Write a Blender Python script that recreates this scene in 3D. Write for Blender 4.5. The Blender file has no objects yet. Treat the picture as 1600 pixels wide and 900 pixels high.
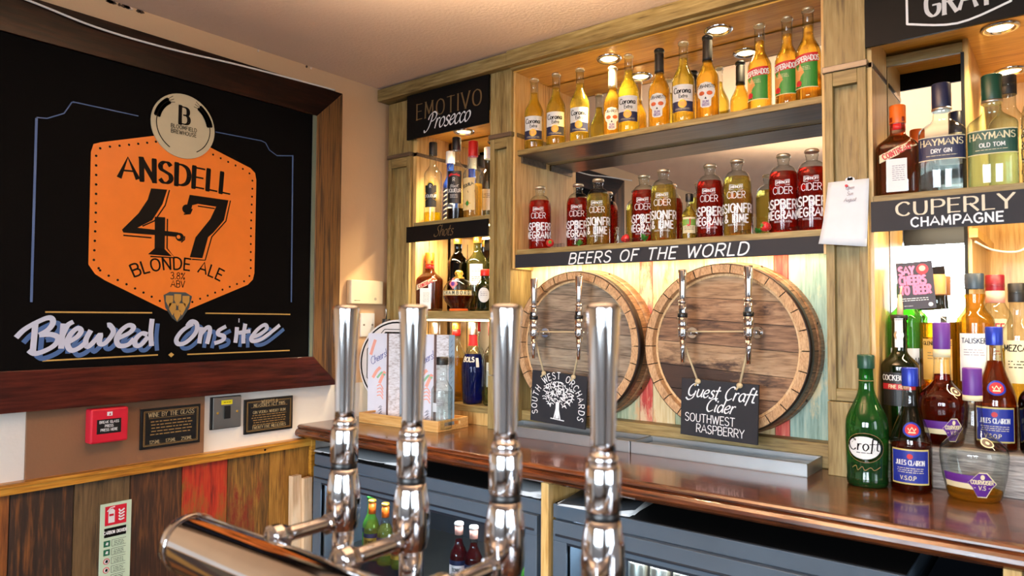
import bpy, math, random
from mathutils import Vector, Matrix
PI = math.pi
random.seed(7)
SC = bpy.context.scene
COL = SC.collection
EYE = 1.32            # eye height; everything below is laid out relative to it and lifted at the end

# ------------------------------------------------------------------ camera, world, light, exposure
cam = bpy.data.objects.new('camera', bpy.data.cameras.new('camera')); COL.objects.link(cam)
YAW, PITCH, ROLL, FPX = -.671964, .04007, .005897, 1101.856
_f = Vector((math.sin(YAW)*math.cos(PITCH), math.cos(YAW)*math.cos(PITCH), math.sin(PITCH)))
_r = Vector((math.cos(YAW), -math.sin(YAW), 0)); _u = _r.cross(_f)
_r2 = _r*math.cos(ROLL)+_u*math.sin(ROLL); _u2 = _u*math.cos(ROLL)-_r*math.sin(ROLL)
cam.matrix_world = Matrix((( _r2.x,_u2.x,-_f.x,0),(_r2.y,_u2.y,-_f.y,0),(_r2.z,_u2.z,-_f.z,0),(0,0,0,1)))
cam.data.sensor_width = 36; cam.data.lens = 36*FPX/1600
cam.data.clip_start = .02; cam.data.clip_end = 60
cam.data.dof.use_dof = True; cam.data.dof.focus_distance = 2.25; cam.data.dof.aperture_fstop = 5.6
SC.camera = cam
SC.view_settings.view_transform = 'Standard'; SC.view_settings.look = 'None'
SC.view_settings.gamma = 1; SC.view_settings.use_curve_mapping = False
SC.view_settings.exposure = -0.1
SC.cycles.transparent_max_bounces = 24; SC.cycles.max_bounces = 14; SC.cycles.transmission_bounces = 12
SC.cycles.sample_clamp_indirect = 6
w = bpy.data.worlds.new('daylight'); SC.world = w; w.use_nodes = True
w.node_tree.nodes['Background'].inputs[0].default_value = (.85, .93, 1, 1)
w.node_tree.nodes['Background'].inputs[1].default_value = 1.2
def area(name, loc, rot, sx, sy, power, col, spread=PI):
    l = bpy.data.lights.new(name, 'AREA'); l.shape = 'RECTANGLE'; l.size = sx; l.size_y = sy
    l.energy = power; l.color = col; l.spread = spread
    o = bpy.data.objects.new(name, l); o.location = loc; o.rotation_euler = rot; COL.objects.link(o); return o
DAY = (.8, .9, 1)
# daylight standing in the window openings of the rear and right walls
for i, x in enumerate((-.825, .775)):
    area('window_light', (x, -3.02, .11), (PI/2-.42, 0, 0), 1.2, 1.2, 60, DAY, 1.4)
for i, y in enumerate((-1.8, -.1)):
    area('window_light', (2.62, y, .1), (PI/2-.35, 0, PI/2), 1.1, 1.15, 20, DAY, 1.7)
WARM = (1, .77, .43)
WARM2 = (1, .78, .47)
UPLIGHTS = ((-.8, .9, .65, 230), (1.3, .2, .6, 30))     # warm unseen uplighters added to brighten the ceiling, built below

# ------------------------------------------------------------------ materials
def S(r, g, b):
    f = lambda c: ((c/255)/12.92 if c <= 10 else (((c/255)+.055)/1.055)**2.4)
    return (f(r), f(g), f(b), 1)
def base(name):
    m = bpy.data.materials.new(name); m.use_nodes = True
    nt = m.node_tree; return m, nt, nt.nodes['Principled BSDF']
_pl = {}
def plain(name, rgb, rough=.5, metal=0, coat=0, spec=.5):
    if name in _pl: return _pl[name]
    m, nt, b = base(name); L = nt.links.new
    tc = nt.nodes.new('ShaderNodeTexCoord'); n = nt.nodes.new('ShaderNodeTexNoise'); n.inputs['Scale'].default_value = 22; n.inputs['Detail'].default_value = 4
    L(tc.outputs['Object'], n.inputs['Vector'])
    mx = nt.nodes.new('ShaderNodeMixRGB'); c = S(*rgb)
    mx.inputs[1].default_value = tuple(x*.9 for x in c[:3])+(1,); mx.inputs[2].default_value = tuple(min(1, x*1.08) for x in c[:3])+(1,)
    L(n.outputs['Fac'], mx.inputs[0]); L(mx.outputs[0], b.inputs['Base Color'])
    b.inputs['Roughness'].default_value = rough; b.inputs['Metallic'].default_value = metal
    b.inputs['Coat Weight'].default_value = coat; b.inputs['Specular IOR Level'].default_value = spec
    _pl[name] = m; return m
def wood(name, cols, axis='z', scale=9, stretch=14, rough=.5, coat=0, bump=.25, wear=None, fine=1.0):
    """grain streaks along one axis; cols = colour stops; wear = (rgb, amount) worn patches"""
    m, nt, b = base(name); N = nt.nodes.new; L = nt.links.new
    tc = N('ShaderNodeTexCoord'); mp = N('ShaderNodeMapping')
    s = {'x': (1/stretch, 1, 1), 'y': (1, 1/stretch, 1), 'z': (1, 1, 1/stretch)}[axis]
    mp.inputs['Scale'].default_value = tuple(scale*q for q in s)
    L(tc.outputs['Object'], mp.inputs['Vector'])
    n = N('ShaderNodeTexNoise'); n.inputs['Scale'].default_value = 3; n.inputs['Detail'].default_value = 8; n.inputs['Roughness'].default_value = .65; n.inputs['Distortion'].default_value = .6
    L(mp.outputs[0], n.inputs['Vector'])
    n2 = N('ShaderNodeTexNoise'); n2.inputs['Scale'].default_value = 16*fine; n2.inputs['Detail'].default_value = 4
    L(mp.outputs[0], n2.inputs['Vector'])
    add = N('ShaderNodeMath'); add.operation = 'MULTIPLY_ADD'; add.inputs[1].default_value = .55; L(n2.outputs['Fac'], add.inputs[0])
    mu = N('ShaderNodeMath'); mu.operation = 'MULTIPLY'; mu.inputs[1].default_value = .6; L(n.outputs['Fac'], mu.inputs[0]); L(mu.outputs[0], add.inputs[2])
    cr = N('ShaderNodeValToRGB'); e = cr.color_ramp.elements
    k = len(cols)
    for i, c in enumerate(cols):
        p = .40+.34*i/(k-1)
        if i < 2: e[i].position = p; e[i].color = S(*c)
        else: q = e.new(p); q.color = S(*c)
    L(add.outputs[0], cr.inputs[0]); out = cr.outputs[0]
    if wear:
        n3 = N('ShaderNodeTexNoise'); n3.inputs['Scale'].default_value = 7; n3.inputs['Detail'].default_value = 9; n3.inputs['Roughness'].default_value = .7
        mp2 = N('ShaderNodeMapping'); mp2.inputs['Scale'].default_value = tuple(q if q == 1 else .35 for q in s); L(tc.outputs['Object'], mp2.inputs['Vector']); L(mp2.outputs[0], n3.inputs['Vector'])
        c3 = N('ShaderNodeValToRGB'); c3.color_ramp.elements[0].position = .58-wear[1]*.3; c3.color_ramp.elements[1].position = .66-wear[1]*.3
        L(n3.outputs['Fac'], c3.inputs[0])
        mx = N('ShaderNodeMixRGB'); mx.inputs[2].default_value = S(*wear[0]); L(c3.outputs[0], mx.inputs[0]); L(out, mx.inputs[1]); out = mx.outputs[0]
    L(out, b.inputs['Base Color'])
    b.inputs['Roughness'].default_value = rough; b.inputs['Coat Weight'].default_value = coat; b.inputs['Coat Roughness'].default_value = .08
    bp = N('ShaderNodeBump'); bp.inputs['Strength'].default_value = bump; bp.inputs['Distance'].default_value = .003
    L(add.outputs[0], bp.inputs['Height']); L(bp.outputs[0], b.inputs['Normal'])
    return m
def plaster(name, rgb, bump=.25, scale=60, rough=.85, mott=.1):
    m, nt, b = base(name); N = nt.nodes.new; L = nt.links.new
    tc = N('ShaderNodeTexCoord'); n = N('ShaderNodeTexNoise'); n.inputs['Scale'].default_value = 3; n.inputs['Detail'].default_value = 6
    L(tc.outputs['Object'], n.inputs['Vector']); c = S(*rgb)
    mx = N('ShaderNodeMixRGB'); mx.inputs[1].default_value = tuple(x*(1-mott) for x in c[:3])+(1,); mx.inputs[2].default_value = tuple(min(1, x*(1+mott)) for x in c[:3])+(1,)
    L(n.outputs['Fac'], mx.inputs[0]); L(mx.outputs[0], b.inputs['Base Color'])
    n2 = N('ShaderNodeTexNoise'); n2.inputs['Scale'].default_value = scale; n2.inputs['Detail'].default_value = 5; L(tc.outputs['Object'], n2.inputs['Vector'])
    bp = N('ShaderNodeBump'); bp.inputs['Strength'].default_value = bump; bp.inputs['Distance'].default_value = .004
    L(n2.outputs['Fac'], bp.inputs['Height']); L(bp.outputs[0], b.inputs['Normal']); b.inputs['Roughness'].default_value = rough
    return m
_gl = {}
def glass(name, rgb=(246, 250, 248), ior=1.5, body=0):
    """bottle wall: clear tinted shell with a fresnel reflection; body = share of light scattered inside coloured glass"""
    if name in _gl: return _gl[name]
    m = bpy.data.materials.new(name); m.use_nodes = True; nt = m.node_tree; nt.nodes.clear(); N = nt.nodes.new; L = nt.links.new
    o = N('ShaderNodeOutputMaterial'); mx = N('ShaderNodeMixShader'); fr = N('ShaderNodeFresnel'); ge = N('ShaderNodeNewGeometry'); mi = N('ShaderNodeMapRange'); mi.inputs['To Min'].default_value = ior; mi.inputs['To Max'].default_value = 1/ior
    L(ge.outputs['Backfacing'], mi.inputs['Value']); L(mi.outputs[0], fr.inputs[0])
    t = N('ShaderNodeBsdfTransparent'); t.inputs[0].default_value = S(*rgb); g = N('ShaderNodeBsdfGlossy'); g.inputs['Roughness'].default_value = .03
    lw_ = N('ShaderNodeLayerWeight'); lw_.inputs[0].default_value = .5; pw = N('ShaderNodeMath'); pw.operation = 'POWER'; pw.inputs[1].default_value = 3.0; L(lw_.outputs['Facing'], pw.inputs[0])
    em = N('ShaderNodeMixRGB'); em.inputs[1].default_value = S(*rgb); em.inputs[2].default_value = tuple(q*.25 for q in S(*rgb)[:3])+(1,); L(pw.outputs[0], em.inputs[0]); L(em.outputs[0], t.inputs[0])
    inner = t.outputs[0]
    if body:
        tr = N('ShaderNodeBsdfTranslucent'); tr.inputs[0].default_value = S(*rgb); df = N('ShaderNodeBsdfDiffuse'); df.inputs[0].default_value = S(*rgb)
        m1 = N('ShaderNodeMixShader'); L(tr.outputs[0], m1.inputs[1]); L(df.outputs[0], m1.inputs[2]); m2 = N('ShaderNodeMixShader'); m2.inputs[0].default_value = body
        L(t.outputs[0], m2.inputs[1]); L(m1.outputs[0], m2.inputs[2]); inner = m2.outputs[0]
    L(fr.outputs[0], mx.inputs[0]); L(inner, mx.inputs[1]); L(g.outputs[0], mx.inputs[2]); L(mx.outputs[0], o.inputs[0])
    _gl[name] = m; return m
def liquid(name, rgb, clear=.62, cloud=.1):
    """drink: tinted refraction with a little scattering, so that it glows under the shelf lamps"""
    if name in _gl: return _gl[name]
    m = bpy.data.materials.new(name); m.use_nodes = True; nt = m.node_tree; nt.nodes.clear(); N = nt.nodes.new; L = nt.links.new
    o = N('ShaderNodeOutputMaterial'); mx = N('ShaderNodeMixShader'); mx.inputs[0].default_value = clear
    c = S(*rgb); half = tuple(q**.5 for q in c[:3])+(1,)
    t = N('ShaderNodeBsdfTransparent'); t.inputs[0].default_value = half; g = N('ShaderNodeBsdfRefraction'); g.inputs['IOR'].default_value = 1.33
    g.inputs['Color'].default_value = half; g.inputs['Roughness'].default_value = .02
    tr = N('ShaderNodeBsdfTranslucent'); tr.inputs[0].default_value = c; df = N('ShaderNodeBsdfDiffuse'); df.inputs[0].default_value = c
    sc_ = N('ShaderNodeMixShader'); L(tr.outputs[0], sc_.inputs[1]); L(df.outputs[0], sc_.inputs[2]); m2 = N('ShaderNodeMixShader'); m2.inputs[0].default_value = cloud
    L(g.outputs[0], mx.inputs[1]); L(t.outputs[0], mx.inputs[2]); L(mx.outputs[0], m2.inputs[1]); L(sc_.outputs[0], m2.inputs[2]); L(m2.outputs[0], o.inputs[0]); _gl[name] = m; return m
def glow(name, rgb, power):
    m, nt, b = base(name); b.inputs['Emission Color'].default_value = S(*rgb); b.inputs['Emission Strength'].default_value = power; b.inputs['Base Color'].default_value = S(*rgb); return m

CHROME = plain('chrome', (225, 225, 228), .07, 1)
STEEL = plain('brushed_steel', (170, 168, 162), .3, 1)
GALV = plain('galvanised_steel', (178, 182, 184), .38, .85)
WHITE = plain('white_paint', (236, 234, 228), .6)
CHALK = plain('chalk_white', (235, 235, 235), .9)
BLACK = plain('black_plastic', (14, 14, 15), .35)
INK = plain('black_ink', (12, 11, 11), .6, 0, 0, .08)
SLATE = plain('blackboard_slate', (36, 39, 46), .6, 0, 0, .18)
SIGNBLK = plain('sign_black', (11, 11, 12), .55, 0, 0, .12)
CROWN = plain('pale_gold_crown', (244, 230, 200), .42, .9)
GOLDP = plain('gold_paint', (150, 120, 70), .5)
CREAMP = plain('cream_paint', (222, 208, 180), .6)
BLUEP = plain('blue_paint', (62, 92, 146), .6)
PALEBLUE = plain('pale_lettering', (200, 205, 225), .6)
OCHRELINE = plain('ochre_line', (196, 158, 84), .6)
ORANGE = plain('orange_gloss_paint', (238, 128, 42), .32)
REDP = plain('signal_red', (205, 25, 50), .4)
GREENP = plain('safety_green', (20, 92, 66), .5)
PAPER = plain('white_paper', (222, 222, 222), .8)
GREYINK = plain('pencil_grey', (150, 140, 150), .8)
NAVY = plain('label_navy', (22, 30, 66), .5)
ROYAL = plain('label_royal_blue', (22, 40, 140), .45)
PURPLE = plain('label_purple', (84, 34, 130), .45)
BLUEFOIL = plain('blue_foil', (28, 52, 160), .3, .3)
LABELW = plain('label_white', (232, 230, 225), .6)
LABELC = plain('label_cream', (226, 212, 170), .6)
LABELG = plain('label_green', (38, 120, 40), .5)
LABELR = plain('label_red', (190, 28, 38), .5)
LABELBLK = plain('label_black', (18, 17, 19), .45)
GOLDF = plain('gold_foil', (214, 168, 70), .3, .7)
MAGENTA = plain('magenta_print', (205, 40, 110), .5)
ORCAP = plain('orange_cap', (232, 104, 22), .35)
DGREENCAP = plain('dark_green_cap', (14, 62, 46), .35)
SILVERCAP = plain('silver_cap', (226, 218, 204), .34, 1)
REDCAP = plain('red_cap', (206, 30, 26), .4)
WHITECAP = plain('white_cap', (236, 236, 232), .45)
DARKREDCAP = plain('dark_red_cap', (130, 18, 36), .4)
STRAW = plain('strawberry_red', (205, 30, 34), .35)
LEAF = plain('mint_green', (58, 122, 40), .6)
CORD = plain('cream_string', (200, 180, 140), .9)
PINKINK = plain('pink_print', (240, 168, 150), .7)
FRIDGE = plain('slate_blue_enamel', (72, 86, 100), .42)
FRIDGED = plain('slate_dark_enamel', (26, 32, 42), .4)
DARKIN = plain('dark_interior', (16, 17, 19), .8)

CEIL = plaster('ceiling_plaster', (230, 210, 198), .5, 90)
WALLP = plaster('wall_plaster', (222, 186, 146), .2, 60)
WALLW = plaster('wall_white', (226, 220, 212), .2, 40)
WALLPINK = plaster('wall_pale_plaster', (192, 200, 208), .2, 60)
FLOORM = wood('floor_boards', [(60, 40, 26), (96, 66, 42)], 'x', 6)
PAINTW = wood('distressed_olive_paint', [(82, 64, 32), (126, 106, 60), (144, 125, 77), (166, 148, 100)], 'z', 10, 12, .55, 0, .2)
PAINTX = wood('distressed_olive_paint_across', [(82, 64, 32), (126, 106, 60), (144, 125, 77), (166, 148, 100)], 'x', 10, 12, .55, 0, .2)
PAINTY = wood('distressed_paint_deep', [(112, 88, 46), (184, 158, 98), (210, 188, 130)], 'y', 10, 12, .5, 0, .2)
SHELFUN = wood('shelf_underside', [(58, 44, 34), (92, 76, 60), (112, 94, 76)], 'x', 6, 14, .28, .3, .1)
PINE = wood('varnished_pine', [(176, 120, 44), (214, 160, 68), (228, 184, 96)], 'x', 8, 12, .35, .2, .15)
PINEZ = wood('varnished_pine_upright', [(176, 128, 62), (214, 172, 104), (226, 190, 128)], 'z', 8, 12, .45, .1, .15)
BATTEN = wood('dado_batten_wood', [(128, 74, 14), (190, 128, 38), (214, 158, 62)], 'y', 10, 14, .4, .2, .3)
FRAME = wood('dark_stained_frame', [(8, 4, 4), (24, 12, 9), (46, 22, 14)], 'y', 8, 12, .38, .3, .3)
FRAMEB = wood('mahogany_frame_rail', [(26, 9, 8), (54, 20, 16), (80, 32, 24)], 'y', 7, 12, .35, .4, .25)
for m_ in (FRAME, FRAMEB):
    b_ = m_.node_tree.nodes['Principled BSDF']; b_.inputs['Specular IOR Level'].default_value = .12; b_.inputs['Coat Weight'].default_value = .06 if m_ == FRAME else .2
FRAMEV = wood('rubbed_frame_stile', [(24, 13, 8), (58, 36, 15), (104, 72, 32), (70, 42, 18)], 'z', 10, 26, .5, .1, .3)
COUNTER = wood('mahogany_worktop', [(34, 14, 8), (80, 40, 20), (118, 66, 34)], 'x', 7, 12, .2, .4, .12)
HARDB = plaster('hardboard', (122, 88, 62), .1, 120, .7, .08)
GREYW = wood('grey_weathered_wood', [(84, 78, 78), (150, 144, 140), (196, 188, 180)], 'x', 16, 10, .7, 0, .6)
BAMBOO = wood('pale_bamboo', [(196, 138, 70), (222, 170, 100), (234, 190, 124)], 'x', 8, 12, .4, .2, .1)
RAWPINE = wood('raw_timber', [(196, 160, 120), (220, 188, 150), (230, 204, 172)], 'z', 8, 12, .7)
HEADW = [wood('barrel_head_%s' % n, c, 'x', 10, 8, .7, 0, .5, ((46, 30, 22), a)) for n, c, a in
         (('tan', [(98, 72, 50), (152, 122, 90), (178, 148, 116)], .12), ('brown', [(78, 56, 40), (136, 104, 76), (170, 138, 106)], .25), ('dark', [(54, 40, 32), (110, 82, 60), (148, 116, 88)], .3))]
HEADG = [wood('barrel_head_grey_%s' % n, c, 'x', 10, 8, .7, 0, .5) for n, c in
         (('a', [(76, 66, 54), (122, 110, 94), (150, 138, 120)]), ('b', [(68, 58, 48), (112, 98, 84), (142, 126, 108)]), ('c', [(86, 74, 60), (134, 120, 102), (160, 146, 124)]))]
CHIME = wood('stave_end_grain', [(128, 94, 62), (184, 144, 102), (210, 174, 130)], 'z', 20, 3, .7, 0, .4)
CHIMEP = wood('pale_croze', [(170, 128, 84), (212, 174, 124), (226, 194, 150)], 'z', 20, 3, .7)
STAVE = wood('barrel_staves', [(74, 50, 32), (128, 92, 62), (168, 128, 92)], 'y', 12, 8, .5, .15, .4)
HOOP = plain('hoop_iron', (52, 40, 34), .45, .6)
MIRROR = plain('mirror_silver', (236, 236, 234), .012, 1)
def plank(name, cols, wear=None, scale=10): return wood(name, cols, 'z', scale, 12, .6, 0, .35, wear)
P_CREAM = plank('plank_cream', [(204, 176, 120), (232, 212, 164), (240, 226, 186)])
P_CREAM2 = plank('plank_buff', [(196, 164, 110), (224, 198, 146), (232, 214, 170)], ((206, 120, 80), .05))
P_RED = plank('plank_red_paint', [(168, 44, 40), (206, 74, 62), (220, 130, 104)], ((226, 190, 150), .15))
P_GREEN = plank('plank_green_paint', [(128, 138, 104), (168, 176, 142), (204, 196, 156)], ((220, 170, 120), .2))
P_TEAL = plank('plank_teal_paint', [(112, 140, 126), (150, 176, 162), (186, 198, 176)], ((214, 196, 150), .12))
W_PL = [plank('panel_amber_brown', [(52, 26, 6), (112, 62, 18), (150, 94, 34)]),
        plank('panel_dark_brown', [(18, 11, 7), (42, 26, 16), (116, 70, 26)], None, 7),
        plank('panel_grey_brown', [(48, 36, 20), (86, 68, 42), (108, 88, 58)]),
        plank('panel_umber', [(22, 11, 6), (50, 28, 15), (98, 60, 26)]),
        plank('panel_red', [(96, 20, 8), (164, 40, 16), (182, 62, 24)], ((128, 84, 28), .32)),
        plank('panel_mixed', [(34, 20, 10), (104, 72, 26), (146, 106, 44)], ((110, 30, 14), .16)),
        plank('panel_ochre', [(82, 50, 12), (152, 106, 38), (178, 132, 58)])]

# ------------------------------------------------------------------ mesh helpers
class MB:
    def __init__(s): s.v = []; s.f = []; s.mi = []; s.sm = []; s.mats = []
    def m(s, mat):
        if mat not in s.mats: s.mats.append(mat)
        return s.mats.index(mat)
    def add(s, vs, fs, mat, smooth=False):
        o = len(s.v); k = s.m(mat); s.v += [tuple(p) for p in vs]
        for f in fs: s.f.append(tuple(i+o for i in f)); s.mi.append(k); s.sm.append(smooth)
        return s
    def box(s, x0, x1, y0, y1, z0, z1, mat):
        v = [(x, y, z) for x in (x0, x1) for y in (y0, y1) for z in (z0, z1)]
        return s.add(v, [(0, 1, 3, 2), (4, 6, 7, 5), (0, 4, 5, 1), (2, 3, 7, 6), (0, 2, 6, 4), (1, 5, 7, 3)], mat)
    def prism(s, pts, fn, d0, d1, mat):
        """extrude a 2D outline; fn(u, v, d) -> point"""
        n = len(pts); v = [fn(a, b, d0) for a, b in pts]+[fn(a, b, d1) for a, b in pts]
        f = [tuple(range(n)), tuple(range(2*n-1, n-1, -1))]+[(i, i+n, (i+1) % n+n, (i+1) % n) for i in range(n)]
        return s.add(v, f, mat)
    def flat(s, pts, fn, d, mat): return s.add([fn(a, b, d) for a, b in pts], [tuple(range(len(pts)))], mat)
    def lathe(s, prof, mat, n=28, c=(0, 0, 0), axis='z', smooth=True, cap0=True, cap1=True, ex=2, sy=1):
        rings = len(prof); vs = []
        for r, z in prof:
            for i in range(n):
                t = 2*PI*i/n; cx, sx = math.cos(t), math.sin(t)
                q = 1 if ex == 2 else 1/((abs(cx)**ex+abs(sx)**ex)**(1/ex))
                a, b = r*q*cx, r*q*sx*sy
                vs.append({'z': (c[0]+a, c[1]+b, c[2]+z), 'y': (c[0]+a, c[1]+z, c[2]+b), 'x': (c[0]+z, c[1]+a, c[2]+b)}[axis])
        fs = [(j*n+i, j*n+(i+1) % n, (j+1)*n+(i+1) % n, (j+1)*n+i) for j in range(rings-1) for i in range(n)]
        s.add(vs, fs, mat, smooth); o = len(s.v)-len(vs); k = s.m(mat)
        for ok, j in ((cap0, 0), (cap1, rings-1)):
            if ok and prof[j][0] > 1e-6:
                f = [o+j*n+i for i in range(n)]; s.f.append(tuple(f[::-1] if j == 0 else f)); s.mi.append(k); s.sm.append(False)
        return s
    def tube(s, pts, r, mat, n=8, close=False):
        pts = [Vector(p) for p in pts]; m = len(pts); vs = []; rs = r if isinstance(r, (list, tuple)) else [r]*m
        t0 = (pts[1]-pts[0]).normalized(); up = Vector((0, 0, 1)) if abs(t0.z) < .9 else Vector((1, 0, 0)); nrm = t0.cross(up).normalized()
        for i, p in enumerate(pts):
            t = (pts[min(i+1, m-1)]-pts[max(i-1, 0)]).normalized(); nrm = (nrm-t*nrm.dot(t)).normalized(); b = t.cross(nrm)
            for k in range(n):
                a = 2*PI*k/n; vs.append(p+nrm*math.cos(a)*rs[i]+b*math.sin(a)*rs[i])
        fs = [(j*n+k, j*n+(k+1) % n, (j+1)*n+(k+1) % n, (j+1)*n+k) for j in range(m-1) for k in range(n)]
        fs += [tuple(range(n))[::-1], tuple(range((m-1)*n, m*n))]
        return s.add(vs, fs, mat, True)
    def ball(s, c, r, mat, n=12, sc=(1, 1, 1)):
        vs = [(c[0]+sc[0]*r*math.sin(PI*j/n)*math.cos(2*PI*i/n), c[1]+sc[1]*r*math.sin(PI*j/n)*math.sin(2*PI*i/n), c[2]+sc[2]*r*math.cos(PI*j/n)) for j in range(n+1) for i in range(n)]
        return s.add(vs, [(j*n+i, (j+1)*n+i, (j+1)*n+(i+1) % n, j*n+(i+1) % n) for j in range(n) for i in range(n)], mat, True)
    def build(s, name, parent=None, bevel=0, loc=None, rot=None, label=None):
        me = bpy.data.meshes.new(name); me.from_pydata(s.v, [], s.f)
        for m in s.mats: me.materials.append(m)
        me.polygons.foreach_set('material_index', s.mi); me.polygons.foreach_set('use_smooth', s.sm); me.update()
        o = bpy.data.objects.new(name, me); COL.objects.link(o)
        if bevel:
            b = o.modifiers.new('edge', 'BEVEL'); b.width = bevel; b.segments = 2; b.limit_method = 'ANGLE'; b.angle_limit = .8
        if loc: o.location = loc
        if rot: o.rotation_euler = rot
        if parent: o.parent = parent
        if label: o['label'] = label
        return o
def tag(o, label, cat, group=None, kind=None):
    if label: o['label'] = label
    if cat: o['category'] = cat
    if group: o['group'] = group
    if kind: o['kind'] = kind
    return o
def struct(o): o['kind'] = 'structure'; return o
def thing(name, label, cat, loc=(0, 0, 0), rz=0, group=None):
    o = bpy.data.objects.new(name, None); COL.objects.link(o); o.location = loc; o.rotation_euler = (0, 0, rz); o.empty_display_size = .05
    return tag(o, label, cat, group)
def copy_tree(o, label, loc, rz, group=None):
    r = o.copy(); COL.objects.link(r); r.location = loc; r.rotation_euler = (0, 0, rz); r['label'] = label
    if group: r['group'] = group
    for ch in list(o.children):
        c = ch.copy(); COL.objects.link(c); c.parent = r
        for g in list(ch.children):
            d = g.copy(); COL.objects.link(d); d.parent = c
    return r
def spline(pts, k=5):
    out = []; n = len(pts)
    for i in range(n-1):
        p0, p1, p2, p3 = pts[max(i-1, 0)], pts[i], pts[i+1], pts[min(i+2, n-1)]
        for j in range(k):
            t = j/k
            out.append(tuple(.5*(2*b+(c-a)*t+(2*a-5*b+4*c-d)*t*t+(3*b-a-3*c+d)*t**3) for a, b, c, d in zip(p0, p1, p2, p3)))
    return out+[tuple(pts[-1])]
def circle(cx, cy, r, n=32, ry=None): return [(cx+r*math.cos(2*PI*i/n), cy+(ry or r)*math.sin(2*PI*i/n)) for i in range(n)]

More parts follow.
